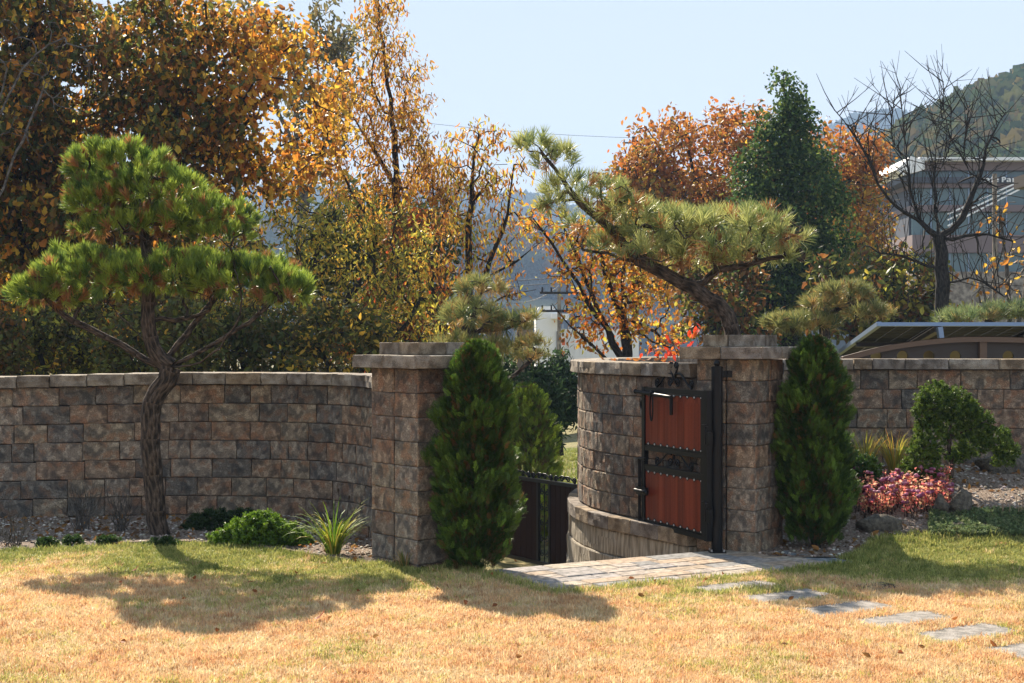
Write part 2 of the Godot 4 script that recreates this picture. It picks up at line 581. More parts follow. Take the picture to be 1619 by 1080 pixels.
class Path:
	var p := PackedVector2Array()      # x, distance
	var s := PackedFloat32Array()
	func _init(pts: Array, step := 0.04) -> void:
		var cu := Curve2D.new()
		for i in pts.size():
			var a: Vector2 = pts[maxi(i - 1, 0)]
			var c: Vector2 = pts[mini(i + 1, pts.size() - 1)]
			var l0: float = pts[i].distance_to(a)
			var l1: float = pts[i].distance_to(c)
			var t: Vector2 = (c - a).normalized()
			cu.add_point(pts[i], -t * l0 / 3.0, t * l1 / 3.0)
		var l := cu.get_baked_length()
		var k := int(l / step)
		for i in k + 1:
			p.append(cu.sample_baked(l * i / k, true))
			s.append(l * i / k)
	func length() -> float:
		return s[s.size() - 1]
	func get_at(q: float) -> Vector2:
		var f := clampf(q / length(), 0.0, 1.0) * (p.size() - 1)
		var i := mini(int(f), p.size() - 2)
		return p[i].lerp(p[i + 1], f - i)

var block_mesh := {}

func block_of(w: float, h: float, d: float, kind: String, variant: int) -> ArrayMesh:
	var key := "%s_%.3f_%.3f_%.3f_%d" % [kind, w, h, d, variant]
	if not block_mesh.has(key):
		var r := {"front": [true, false, false, false], "back": [true, true, false, false], "all": [true, true, true, true]}
		block_mesh[key] = rough_box(w, h, d, r[kind], 0.006 if kind != "back" else 0.012, 0.0025, hash(key))
	return block_mesh[key]

# stones of one course, set along a path; out = +1 when the face is on the right of the way along it
func course(parent: Node3D, called: String, path: Path, from: float, to: float, y: Callable, h: float, d: float, off: float, out: float, widths: Array, kind: String, mats: Array, joint := 0.005, jut := 0.004) -> void:
	var s := from
	while s < to - 0.02:
		var w: float = widths[rng.randi() % widths.size()]
		if to - s - w < widths[0] * 0.6:
			w = to - s
		var a := path.get_at(s)
		var e := path.get_at(minf(s + w, to))
		var t := (e - a).normalized()
		var nrm := Vector2(-t.y, t.x) * out     # to the right of the way when seen from above with distance upwards is (t.y, -t.x)
		nrm = -nrm
		var mid := (a + e) / 2.0 + nrm * (off + rnd(-jut, jut))
		var l := a.distance_to(e)
		# on the outside of a bend the faces are a little longer than the path
		var a2 := path.get_at(s) + _normal(path, s, out) * (off + d * 0.5)
		var e2 := path.get_at(minf(s + w, to)) + _normal(path, minf(s + w, to), out) * (off + d * 0.5)
		l = a2.distance_to(e2) - joint
		var best: float = widths[0]
		for q: float in widths:
			if absf(q - l) < absf(best - l):
				best = q
		var z := Vector3(nrm.x, 0, -nrm.y)
		var x := Vector3.UP.cross(z)
		var yy: float = y.call(s + w / 2.0)
		part(called, block_of(best, h - joint, d, kind, rng.randi() % 4), M[mats[rng.randi() % mats.size()]], parent, parent.transform.affine_inverse() * Transform3D(Basis(x * (l / best), Vector3.UP, z), Vector3(mid.x, yy, -mid.y)))
		s += w

func _normal(path: Path, s: float, out: float) -> Vector2:
	var t := (path.get_at(s + 0.05) - path.get_at(s - 0.05)).normalized()
	return Vector2(t.y, -t.x) * out

func core(parent: Node3D, path: Path, from: float, to: float, y0: Callable, y1: Callable, off: float, thick: float, out: float) -> void:
	var b := MB.new()
	var k := int((to - from) / 0.12)
	for i in k:
		var q := []
		for w in [0, 1]:
			var s := lerpf(from, to, float(i + w) / k)
			var c := path.get_at(s)
			var n := _normal(path, s, out)
			for g in [off + thick / 2.0, off - thick / 2.0]:
				for yy: float in [y0.call(s), y1.call(s)]:
					q.append(Vector3(c.x + n.x * g, yy, -(c.y + n.y * g)))
		b.quad(q[0], q[1], q[5], q[4])
		b.quad(q[6], q[7], q[3], q[2])
		b.quad(q[1], q[3], q[7], q[5])
	world_part("mortar_core", b.done(), M.stone5, parent)

const STONE := ["stone0", "stone1", "stone2", "stone3", "stone4", "stone5", "stone6", "stone0", "stone3"]
const CAPS := ["cap0", "cap1", "cap2", "cap3", "cap0"]

func build_walls() -> void:
	# left wall: comes from the left, bends towards the camera and ends behind the left pillar
	var L := Path.new([Vector2(-7.4, 12.1), Vector2(-5.5, 12.3), Vector2(-4.0, 12.4), Vector2(-2.6, 12.42), Vector2(-1.85, 12.28), Vector2(-1.35, 11.92), Vector2(-1.08, 11.4), Vector2(-0.98, 10.75), Vector2(-0.94, 10.3)])
	var w := thing("garden_wall", "long brown split block wall curving in behind the left pine, pale coping on top", "wall", Vector3(-3.5, 0, -12.3))
	var sag := func(s: float) -> float: return -0.012 - maxf(0.0, 4.4 - s) * 0.024
	for r in 8:
		var y := func(s: float) -> float: return float(sag.call(s)) + 0.162 * r - 0.108
		course(w, "block", L, (0.13 if r % 2 else 0.0), L.length(), y, 0.162, 0.24, -0.12, 1.0, [0.2, 0.3, 0.3, 0.41], "front", STONE)
	core(w, L, 0, L.length(), func(s): return float(sag.call(s)) - 0.3, func(s): return float(sag.call(s)) + 1.186, -0.13, 0.05, 1.0)
	course(w, "coping_stone", L, 0.0, L.length(), func(s): return float(sag.call(s)) + 1.19, 0.105, 0.36, -0.12, 1.0, [0.2, 0.3, 0.3], "back", CAPS)
	# wall to the right of the right pillar
	var R := Path.new([Vector2(2.02, 10.9), Vector2(2.10, 11.6), Vector2(2.22, 12.3), Vector2(2.58, 12.85), Vector2(3.25, 13.0), Vector2(5.0, 12.9), Vector2(7.6, 12.7)])
	w = thing("garden_wall", "shaded block wall behind the dwarf conifer and flowers, right of the gate", "wall", Vector3(4, 0, -12))
	for r in 9:
		var y := func(_s: float) -> float: return 0.178 * r - 0.308
		course(w, "block", R, (0.14 if r % 2 else 0.0), R.length(), y, 0.178, 0.24, -0.12, 1.0, [0.21, 0.3, 0.4, 0.4], "front", STONE)
	core(w, R, 0, R.length(), func(_s): return -0.2, func(_s): return 1.3, -0.13, 0.05, 1.0)
	course(w, "coping_stone", R, 0.0, R.length(), func(_s): return 1.296, 0.10, 0.36, -0.12, 1.0, [0.13, 0.38, 0.42], "back", CAPS)
	# curved wall beside the steps: from the right pillar away to the left, round and back again
	var C := Path.new([Vector2(1.40, 10.72), Vector2(1.12, 11.22), Vector2(0.86, 11.68), Vector2(0.68, 12.15), Vector2(0.60, 12.75), Vector2(0.66, 13.5), Vector2(0.86, 14.3), Vector2(1.25, 15.1), Vector2(1.9, 15.6), Vector2(2.8, 15.8)])
	w = thing("curved_wall", "curved block wall bulging beside the steps, its left flank lit by the sun", "wall", Vector3(1.2, 0, -12.5))
	for r in 7:
		var y := func(_s: float) -> float: return 0.135 + 0.163 * r
		course(w, "block", C, (0.11 if r % 2 else 0.0), C.length(), y, 0.163, 0.22, -0.11, -1.0, [0.15, 0.2, 0.25], "front", STONE)
	course(w, "coping_stone", C, 0.0, C.length(), func(_s): return 1.279, 0.108, 0.33, -0.10, -1.0, [0.16, 0.22, 0.27], "back", CAPS)
	core(w, C, 0, C.length(), func(_s): return -1.2, func(_s): return 1.27, -0.14, 0.06, -1.0)
	# its foot: a pale ledge and big split blocks
	course(w, "ledge_stone", C, 0.0, 5.0, func(_s): return 0.012, 0.118, 0.34, -0.075, -1.0, [0.32, 0.36, 0.4], "front", ["cap0", "cap1", "cap2"])
	for r in 6:
		var y := func(_s: float) -> float: return 0.008 - 0.2 * (r + 1)
		course(w, "footing_block", C, (0.17 if r % 2 else 0.0), 5.0, y, 0.2, 0.36, -0.105 + 0.016 * r, -1.0, [0.3, 0.34], "front", ["retain"], 0.004, 0.01)
	# soil inside the ring
	var b := MB.new()
	for k in 12:
		var s0 := lerpf(0.1, C.length() - 0.1, k / 12.0)
		var s1 := lerpf(0.1, C.length() - 0.1, (k + 1) / 12.0)
		var a := C.get_at(s0)
		var e := C.get_at(s1)
		b.tri(Vector3(2.6, 1.2, -12.6), Vector3(a.x + 0.12, 1.17, -a.y), Vector3(e.x + 0.12, 1.17, -e.y))
	structure("planter_soil", b.done(), M.mulch, "soil filling the curved wall behind the open gate")
	pillar(Vector2(-0.64, 9.62), 40.0, 0.56, 1.365, "left gate pillar of brown split blocks with two step cap, behind the tall arborvitae", -0.13)
	pillar(Vector2(1.775, 10.34), 35.0, 0.49, 1.42, "right gate pillar of split blocks behind the black gate post", 0.0)

# corner: the corner nearest the camera; turn: how far the right face is turned away
func pillar(corner: Vector2, turn: float, w: float, top: float, label: String, y0: float) -> void:
	var a := deg_to_rad(turn)
	var u := Vector2(cos(a), sin(a))          # along the right face
	var l := Vector2(-sin(a), cos(a))         # along the left face
	if corner.x > 0.0:                        # the right pillar shows its left face most
		u = Vector2(sin(a), cos(a))
		l = Vector2(-cos(a), sin(a))
	var c := corner + (u + l) * w / 2.0
	var o := thing("gate_pillar", label, "pillar", Vector3(c.x, y0, -c.y), 0.0, "gate pillars")
	var ux := Vector3(u.x, 0, -u.y)
	var lx := Vector3(l.x, 0, -l.y)
	var rows := 9
	var h := (top - y0) / rows
	for r in rows:
		for i in [-1, 1]:
			var fu := 0.5 + rnd(-0.05, 0.05)
			for j in [-1, 1]:
				var su := w * (fu if i < 0 else 1.0 - fu) - 0.004
				var sl := w * 0.5 - 0.004
				var px = ux * (-w / 2.0 + su / 2.0 if i < 0 else w / 2.0 - su / 2.0) + lx * (j * w / 4.0)
				var bm := block_of(0.28, 0.155, 0.28, "all", rng.randi() % 5)
				part("block", bm, M[STONE[rng.randi() % STONE.size()]], o, Transform3D(Basis(ux * (su - 0.014) / 0.28, Vector3.UP * (h - 0.004) / 0.155, -lx * (sl - 0.014) / 0.28), px + Vector3.UP * (r * h)))
	var y := top - y0
	for tier in 2:
		var cw: float = [w + 0.19, w * 0.86][tier]
		var th: float = [0.092, 0.088][tier]
		for i in [-1, 1]:
			for j in [-1, 1]:
				var s := cw / 2.0 - 0.003
				part(["cap_slab", "cap_block"][tier], block_of(0.3, 0.09, 0.3, "all", rng.randi() % 5), M[CAPS[rng.randi() % CAPS.size()]], o, Transform3D(Basis(ux * (s - 0.01) / 0.3, Vector3.UP * (th - 0.003) / 0.09, -lx * (s - 0.01) / 0.3), ux * (i * cw / 4.0) + lx * (j * cw / 4.0) + Vector3.UP * (y + 0.002)))
		y += th

func build_paving() -> void:
	var ux := Vector3(PAVE_U.x, 0, -PAVE_U.y)
	var vx := Vector3(PAVE_V.x, 0, -PAVE_V.y)
	var o := Vector3(PAVE_A.x, 0, -PAVE_A.y)
	var b := MB.new()
	b.box(Transform3D(Basis(ux, Vector3.UP, ux.cross(Vector3.UP)), o + ux * PAVE_L / 2.0 + vx * (PAVE_W / 2.0) + Vector3(0, -0.055, 0)), Vector3(PAVE_L + 0.02, 0.09, PAVE_W + 0.02))
	var p := structure("paved_landing", b.done(), M.soil, "small paved landing of pale blocks in the gateway")
	var put := func(s: float, v: float, l: float, w: float, m: String, y: float, called: String) -> void:
		var q := MB.new()
		var g := 0.004
		var hl := l / 2.0 - g
		var hw := w / 2.0 - g
		var e := 0.006
		var tp := [Vector3(-hl + e, 0, hw - e), Vector3(-hl + e, 0, -hw + e), Vector3(hl - e, 0, -hw + e), Vector3(hl - e, 0, hw - e)]
		var lo := [Vector3(-hl, -e, hw), Vector3(-hl, -e, -hw), Vector3(hl, -e, -hw), Vector3(hl, -e, hw)]
		var off := Vector2(rnd(), rnd())
		var f := func(a: Vector3) -> Vector2: return off + Vector2(a.x, a.z)
		q.quad(tp[0], tp[1], tp[2], tp[3], f.call(tp[0]), f.call(tp[1]), f.call(tp[2]), f.call(tp[3]))
		for k in 4:
			var k2 := (k + 1) % 4
			q.quad(lo[k], lo[k2], tp[k2], tp[k], f.call(lo[k]), f.call(lo[k2]), f.call(tp[k2]), f.call(tp[k]))
			q.quad(lo[k] + Vector3(0, -0.06, 0), lo[k2] + Vector3(0, -0.06, 0), lo[k2], lo[k])
		part(called, q.done(), M[m], p, Transform3D(Basis(ux, Vector3.UP, -vx * -1.0), o + ux * s + vx * v + Vector3.UP * (y + rnd(-0.0025, 0.0025))))
	var rows := [0.2, 0.15, 0.15, 0.15, 0.15, 0.16]
	var v := 0.0
	for r in rows.size():
		var s := 0.0
		while s < PAVE_L - 0.2 - 0.01:
			var l: float = [0.17, 0.25, 0.32][rng.randi() % 3] if r else 0.42
			if PAVE_L - 0.2 - s - l < 0.12:
				l = PAVE_L - 0.2 - s
			put.call(s + l / 2.0, v + rows[r] / 2.0, l, rows[r], "paver%d" % (rng.randi() % 6), 0.014, "paver")
			s += l
		v += rows[r]
	for k in 3:
		put.call(PAVE_L - 0.1, 0.16 + 0.32 * k, 0.2, 0.32, "slate", 0.012, "edging_slab")
	# steps going down behind the landing
	for k in 7:
		var sb := MB.new()
		sb.box(Transform3D(Basis(ux, Vector3.UP, ux.cross(Vector3.UP)), o + ux * 0.75 - vx * (0.16 + 0.3 * k) + Vector3(0, -0.16 * (k + 1) - 0.2, 0)), Vector3(1.6 + 0.0 * k, 0.4, 0.3))
		part("step", sb.done(), M["paver%d" % (k % 3)], p)
	# stepping stones across the lawn
	for k in 7:
		var c := Vector2(1.393, 8.91) + Vector2(0.2545, -0.35) * k + Vector2(rnd(-0.015, 0.015), rnd(-0.015, 0.015))
		var an := deg_to_rad(30.0 + rnd(-2, 2))
		stones.append([c, an])
		var st := MB.new()
		var hl := 0.305
		var hw := 0.145
		var off := Vector2(0.31 * k, 0.17 * k)
		var ring := []
		var low := []
		for e in [[-1, 1], [-1, -1], [1, -1], [1, 1]]:
			for z in 3:
				var q := Vector3(e[0] * hl, 0.012, e[1] * hw)
				q += Vector3(rnd(-0.008, 0.008), 0, rnd(-0.008, 0.008))
				if z != 1:
					var inset: Vector3 = Vector3(-e[0] * 0.03, 0, 0) if (z == 0) != (e[0] * e[1] > 0) else Vector3(0, 0, -e[1] * 0.03)
					q += inset
				ring.append(q)
				low.append(q + Vector3(q.x * 0.02, -0.05, q.z * 0.03))
		for i in ring.size():
			var i2: int = (i + 1) % ring.size()
			st.tri(Vector3(0, 0.014, 0), ring[i], ring[i2])
			st.quad(low[i], low[i2], ring[i2], ring[i])
		for i in st.v.size():
			st.uv[i] = Vector2(st.v[i].x, st.v[i].z) + off
		var place: String = ["grey stepping stone farthest from the camera, nearest the paved landing", "second grey stepping stone counted from the paved landing", "third grey stepping stone counted from the landing, beside the drain grating", "fourth grey stepping stone counted from the landing, broad and sunlit", "fifth grey stepping stone counted from the landing, well out on the lawn", "sixth grey stepping stone, cut by the right edge of the photo", "seventh grey stepping stone, out past the right edge"][k]
		if k < 6:
			var so := part("stepping_stone", st.done(), M.step, self, Transform3D(Basis(Vector3.UP, an), Vector3(c.x, ground(c.x, c.y), -c.y)))
			tag(so, place, "stepping stone", "stepping stones across the lawn")
	# drain grating sunk in the grass
	var gp := on_lawn(1388, 932)
	var g := thing("drain_grating", "small dark metal drain grating sunk in the grass by the stepping stones", "grating", gp + Vector3(0, 0.006, 0), deg_to_rad(30))
	var fr := MB.new()
	for z in [-1, 1]:
		fr.at_box(Vector3(0, 0.008, z * 0.085), Vector3(0.24, 0.016, 0.014))
		fr.at_box(Vector3(z * 0.115, 0.008, 0), Vector3(0.014, 0.016, 0.154))
	part("frame", fr.done(), M.black, g)
	var bm := MB.new()
	bm.at_box(Vector3.ZERO, Vector3(0.008, 0.012, 0.15))
	var bmesh := bm.done()
	for k in 9:
		part("bar", bmesh, M.black, g, Transform3D(Basis(), Vector3(-0.088 + 0.022 * k, 0.008, 0)))
	# thin white edging strip between lawn and left bed
	var ed := MB.new()
	var line := Path.new([Vector2(-3.0, 10.72), Vector2(-2.54, 10.79), Vector2(-1.93, 10.62), Vector2(-1.5, 10.25), Vector2(-1.12, 9.93)], 0.06)
	for i in line.p.size() - 1:
		var a: Vector2 = line.p[i]
		var e: Vector2 = line.p[i + 1]
		ed.bar(Vector3(a.x, ground(a.x, a.y) + 0.012, -a.y), Vector3(e.x, ground(e.x, e.y) + 0.012, -e.y), 0.010, 0.04)
	tag(part("lawn_edging", ed.done(), M.cap2, self), "thin whitish edging strip between the lawn and the left bed", "edging")


# ------------------------------------------------------------------ ironwork
func spiral(c: Vector2, r0: float, r1: float, a0: float, a1: float, k := 14) -> PackedVector2Array:
	var out := PackedVector2Array()
	for i in k + 1:
		var t := float(i) / k
		var r := lerpf(r0, r1, t)
		var a := lerpf(a0, a1, t)
		out.append(c + Vector2(cos(a), sin(a)) * r)
	return out

func iron(b: MB, pts: PackedVector2Array, z: float, r: float, x := Transform3D()) -> void:
	var q := PackedVector3Array()
	var rr := PackedFloat32Array()
	for p in pts:
		q.append(x * Vector3(p.x, p.y, z))
		rr.append(r)
	b.tube(q, rr, 6)

# two curling arms that meet in the middle, drawn from (0, 0); w to each side, h high
func scroll_work(b: MB, c: Vector2, w: float, h: float, heart: bool, r := 0.008) -> void:
	for s in [-1.0, 1.0]:
		var m := func(p: PackedVector2Array) -> PackedVector2Array:
			var o := PackedVector2Array()
			for q in p:
				o.append(c + Vector2(q.x * s, q.y))
			return o
		# the long arm: curl at its outer foot, straight slope up, small curl at the middle
		var curl := spiral(Vector2(w - 0.035, 0.04), 0.008, 0.036, PI * 2.4, -PI * 0.42, 18)
		var arm := PackedVector2Array(curl)
		arm.append(Vector2(w * 0.72, 0.035))
		arm.append(Vector2(w * 0.42, h * 0.55))
		arm.append(Vector2(w * 0.3, h * 0.62))
		arm.append(Vector2(w * 0.12, h * 0.6))
		iron(b, m.call(arm), 0, r)
		var inner := spiral(Vector2(0.058, 0.042), 0.008, 0.036, -PI * 1.6, PI * 1.02, 18)
		inner.append(Vector2(0.012, h * 0.45))
		if heart:
			inner.append(Vector2(0.02, h * 0.56))
			inner.append(Vector2(0.055, h * 0.78))
			inner.append(Vector2(0.062, h * 0.93))
			inner.append_array(spiral(Vector2(0.036, h * 0.93), 0.028, 0.008, 0.0, PI * 2.6, 16))
		else:
			inner.append(Vector2(0.004, h * 0.6))
		iron(b, m.call(inner), 0, r)

# a gate leaf in its own axes: x from the hinge, y up, +z the side we see
func gate_leaf(root: Node3D, L: float, H: float, rails: Array, panels: Array, count: int, mats: Array, back_mat: String) -> void:
	var st := 0.045
	for x in [st / 2.0, L - st / 2.0]:
		var b := MB.new()
		b.at_box(Vector3(x, H / 2.0, 0), Vector3(st, H, 0.045))
		part("stile", b.done(), M.black, root)
	for y: float in rails:
		var b := MB.new()
		b.at_box(Vector3(L / 2.0, y, 0), Vector3(L - 2.0 * st - 0.002, 0.036, 0.04))
		part("rail", b.done(), M.black, root)
	for pn: Array in panels:
		var y0: float = pn[0]
		var y1: float = pn[1]
		var w := (L - 2.0 * st - 0.004) / count
		for k in count:
			var x := st + 0.002 + w * (k + 0.5)
			var b := MB.new()
			b.at_box(Vector3(x, (y0 + y1) / 2.0, 0.003), Vector3(w - 0.003, y1 - y0, 0.014))
			for i in b.v.size():
				b.uv[i] = Vector2(b.v[i].x + 0.37 * k, b.v[i].y)
			part("slat", b.done(), M[mats[k % mats.size()]], root)
		# scalloped edge strips with a rivet on each slat
		for e in [0, 1]:
			var s := 1.0 if e == 0 else -1.0
			var yb := y0 if e == 0 else y1
			var b := MB.new()
			for k in count:
				var xa := st + 0.002 + w * k
				var pts := [Vector2(xa, yb), Vector2(xa, yb + s * 0.012), Vector2(xa + w * 0.25, yb + s * 0.016), Vector2(xa + w * 0.5, yb + s * 0.036), Vector2(xa + w * 0.75, yb + s * 0.016), Vector2(xa + w, yb + s * 0.012), Vector2(xa + w, yb)]
				for i in range(1, pts.size() - 1):
					var a := Vector3(pts[0].x, pts[0].y, 0.0125)
					var c := Vector3(pts[i].x, pts[i].y, 0.0125)
					var d := Vector3(pts[i + 1].x, pts[i + 1].y, 0.0125)
					if s > 0:
						b.tri(a, c, d)
					else:
						b.tri(a, d, c)
			var strip := part("scalloped_strip", b.done(), M.black, root)
			for k in count:
				var rv := MB.new()
				rv.ball(Vector3(st + 0.002 + w * (k + 0.5), yb + s * 0.016, 0.014), Vector3(0.0085, 0.0085, 0.006), 8, 5)
				part("rivet", rv.done(), M.steel, strip)

func build_gates() -> void:
	# post
	var pp := Vector3(1.497, 0.012, -10.385)
	var post := thing("gate_post", "round black steel gate post with ball finial before the right pillar", "post", pp)
	var b := MB.new()
	b.rod(Vector3(0, 0, 0), Vector3(0, 1.34, 0), 0.041, 18)
	part("tube", b.done(), M.black, post)
	b = MB.new()
	b.tube(PackedVector3Array([Vector3(0, 1.34, 0), Vector3(0, 1.352, 0), Vector3(0, 1.358, 0)]), PackedFloat32Array([0.044, 0.044, 0.03]), 18)
	b.ball(Vector3(0, 1.378, 0), Vector3(0.024, 0.026, 0.024), 12, 8)
	part("finial", b.done(), M.black, post)
	b = MB.new()
	b.at_box(Vector3(0.07, 1.3, -0.02), Vector3(0.09, 0.05, 0.012))
	b.rod(Vector3(0.09, 1.3, -0.016), Vector3(0.09, 1.3, 0.004), 0.016, 10)
	part("wall_bracket", b.done(), M.black, post)
	b = MB.new()
	b.at_box(Vector3(0, 0.004, 0), Vector3(0.12, 0.008, 0.12))
	var plate := part("base_plate", b.done(), M.black, post)
	for i in [-1, 1]:
		for j in [-1, 1]:
			b = MB.new()
			b.rod(Vector3(i * 0.045, 0.008, j * 0.045), Vector3(i * 0.045, 0.024, j * 0.045), 0.008, 6)
			part("bolt", b.done(), M.steel, plate)
	# the open leaf
	var dir := Vector3(-0.378, 0, -0.926).normalized()
	var g := thing("garden_gate", "open black iron gate with reddish brown slats and scrollwork, swung inward", "gate", Vector3(1.44, 0.092, -10.36) + dir * 1.03)
	g.transform.basis = Basis(-dir, Vector3.UP, (-dir).cross(Vector3.UP))
	var L := 1.03
	var H := 1.10
	gate_leaf(g, L, H, [0.022, 0.468, 0.617, 1.078], [[0.042, 0.448], [0.637, 1.058]], 9, ["red0", "red1", "red2", "red3"], "")
	b = MB.new()
	b.at_box(Vector3(L - 0.075, H / 2.0, 0), Vector3(0.055, H - 0.01, 0.035))
	part("hinge_stile", b.done(), M.black, g)
	b = MB.new()
	scroll_work(b, Vector2(0.49, H - 0.002), 0.30, 0.19, true)
	part("scroll_crest", b.done(), M.black, g)
	b = MB.new()
	scroll_work(b, Vector2(0.49, 0.486), 0.30, 0.175, false, 0.007)
	part("scroll_band", b.done(), M.black, g)
	# latch bar near the top, with a hanging lever and loop
	b = MB.new()
	b.rod(Vector3(-0.05, 1.06, 0.05), Vector3(0.54, 1.035, 0.05), 0.014, 10)
	b.rod(Vector3(0.54, 1.035, 0.05), Vector3(0.54, 0.9, 0.05), 0.014, 10)
	b.ball(Vector3(-0.05, 1.06, 0.05), Vector3(0.02, 0.02, 0.02), 8, 6)
	part("latch_bar", b.done(), M.black, g)
	b = MB.new()
	var loop := PackedVector3Array()
	var lr := PackedFloat32Array()
	for k in 21:
		var a := TAU * k / 20.0
		loop.append(Vector3(0.23 + 0.022 * cos(a), 0.945 + 0.105 * sin(a), 0.056))
		lr.append(0.007)
	b.tube(loop, lr, 6)
	b.ball(Vector3(0.23, 1.055, 0.05), Vector3(0.026, 0.026, 0.02), 8, 6)
	part("latch_loop", b.done(), M.black, g)
	b = MB.new()
	loop = PackedVector3Array()
	lr = PackedFloat32Array()
	for k in 15:
		var a := TAU * k / 14.0
		loop.append(Vector3(-0.028 + 0.032 * cos(a), 0.955 + 0.034 * sin(a), 0.0))
		lr.append(0.009)
	b.tube(loop, lr, 6)
	part("ring", b.done(), M.black, g)
	# drop bolt down the free side
	b = MB.new()
	b.rod(Vector3(-0.022, -0.05, 0.03), Vector3(-0.022, 0.53, 0.03), 0.012, 10)
	b.rod(Vector3(-0.03, 0.53, 0.03), Vector3(0.1, 0.53, 0.04), 0.012, 10)
	part("drop_bolt", b.done(), M.black, g)
	b = MB.new()
	b.at_box(Vector3(0.03, 0.275, 0.035), Vector3(0.15, 0.06, 0.03))
	b.rod(Vector3(0.12, 0.275, 0.06), Vector3(-0.04, 0.275, 0.06), 0.016, 10)
	b.ball(Vector3(0.14, 0.275, 0.06), Vector3(0.03, 0.022, 0.022), 8, 6)
	part("bolt_guide", b.done(), M.black, g)
	for y in [0.24, 0.80]:
		b = MB.new()
		b.at_box(Vector3(L - 0.03, y, 0.03), Vector3(0.06, 0.1, 0.02))
		b.at_box(Vector3(L + 0.03, y - 0.05, 0.022), Vector3(0.055, 0.1, 0.03))
		b.rod(Vector3(L + 0.002, y - 0.09, 0.03), Vector3(L + 0.002, y + 0.04, 0.03), 0.013, 8)
		part("hinge", b.done(), M.black, g)
	# the dark gate at the foot of the steps
	var a0 := Vector3(0.78, -1.06, -15.9)
	var a1 := Vector3(-0.28, -1.06, -17.5)
	var d2 := (a0 - a1).normalized()
	var g2 := thing("lower_gate", "dark brown slatted driveway gate with black scrolls at the foot of the steps", "gate", a1)
	g2.transform.basis = Basis(d2, Vector3.UP, d2.cross(Vector3.UP)).orthonormalized()
	var W := a0.distance_to(a1)
	for pnl in [[W - 0.60, W, 6], [0.0, W - 0.86, 9]]:
		var x0: float = pnl[0]
		var x1: float = pnl[1]
		var n: int = pnl[2]
		var w := (x1 - x0) / n
		for k in n:
			b = MB.new()
			b.at_box(Vector3(x0 + w * (k + 0.5), 0.5, 0), Vector3(w - (0.02 if k == 4 and n == 6 else 0.006), 0.92, 0.018))
			part("slat", b.done(), M.brown_slat, g2)
	for x in [0.01, W - 0.61, W - 0.85, W - 0.01]:
		b = MB.new()
		b.at_box(Vector3(x, 0.5, 0.002), Vector3(0.03, 0.99, 0.04))
		part("stile", b.done(), M.black, g2)
	for y in [0.03, 0.985]:
		b = MB.new()
		b.at_box(Vector3(W / 2.0, y, 0.004), Vector3(W, 0.04, 0.05))
		part("rail", b.done(), M.black, g2)
	for k in 4:
		b = MB.new()
		scroll_work(b, Vector2(0.22 + 0.46 * k, 1.0), 0.21, 0.12, false, 0.009)
		part("scroll_crest", b.done(), M.black, g2)
	for k in 5:
		b = MB.new()
		for s in [-1.0, 1.0]:
			var cu := spiral(Vector2(0.0, 0.0), 0.006, 0.04, 0, TAU * 1.2, 14)
			for i in cu.size():
				cu[i] = Vector2(W - 0.73 + s * (0.045 + cu[i].x * 0.9), 0.14 + 0.18 * k + cu[i].y)
			iron(b, cu, 0, 0.007)
		b.rod(Vector3(W - 0.73, 0.05 + 0.18 * k, 0), Vector3(W - 0.73, 0.23 + 0.18 * k, 0), 0.007, 6)
		part("scroll_infill", b.done(), M.black, g2)
	b = MB.new()
	b.at_box(Vector3(-0.06, 0.45, 0), Vector3(0.08, 1.1, 0.08))
	part("end_post", b.done(), M.black, g2)


# ------------------------------------------------------------------ plants: skeletons
var sk_pos := PackedVector3Array()
var sk_par := PackedInt32Array()
var sk_chains := []
var sk_main := 0

func _near(p: Vector3, bias: float) -> int:
	var best := 0
	var bc := INF
	for i in sk_pos.size():
		var q := sk_pos[i]
		var d := q.distance_to(p)
		if d >= bc:
			continue
		var hx := Vector2(p.x - q.x, p.z - q.z).length()
		var c := d + bias * maxf(0.0, q.y - p.y + 0.35 * hx)
		if c < bc:
			bc = c
			best = i
	return best

# trunks: polylines; targets: where the branches should get to
func skeleton(trunks: Array, targets: PackedVector3Array, step: float, bias: float, jit: float, sag := 0.0) -> void:
	sk_pos = PackedVector3Array()
	sk_par = PackedInt32Array()
	sk_chains = []
	for t: PackedVector3Array in trunks:
		var c := PackedInt32Array()
		var prev := -1
		if sk_pos.size():
			prev = _near(t[0], 0.0)
			c.append(prev)
		var sm := smooth(t, step)
		for i in sm.size():
			if i == 0 and prev >= 0:
				continue
			sk_pos.append(sm[i] + (ball_point() * jit * step * 0.5 if i else Vector3.ZERO))
			sk_par.append(prev)
			prev = sk_pos.size() - 1
			c.append(prev)
		sk_chains.append(c)
	sk_main = sk_chains.size()
	var order := []
	for t in targets:
		var d := INF
		for i in sk_pos.size():
			d = minf(d, sk_pos[i].distance_squared_to(t))
		order.append([d, t])
	order.sort_custom(func(a, b): return a[0] < b[0])
	for o: Array in order:
		var t: Vector3 = o[1]
		var i := _near(t, bias)
		var a := sk_pos[i]
		var l := a.distance_to(t)
		if l < step * 0.5:
			continue
		var back := a - sk_pos[sk_par[i]] if sk_par[i] >= 0 else Vector3.UP
		var ctrl := a.lerp(t, 0.45) + back.normalized() * l * 0.22 + Vector3.UP * l * (0.1 - sag) + ball_point() * jit * l * 0.5
		var k := maxi(2, int(ceil(l / step)))
		var c := PackedInt32Array([i])
		var prev := i
		for j in range(1, k + 1):
			var f := float(j) / k
			var p := a.lerp(ctrl, f).lerp(ctrl.lerp(t, f), f)
			if j < k:
				p += ball_point() * jit * step * 0.6
			sk_pos.append(p)
			sk_par.append(prev)
			prev = sk_pos.size() - 1
			c.append(prev)
		sk_chains.append(c)

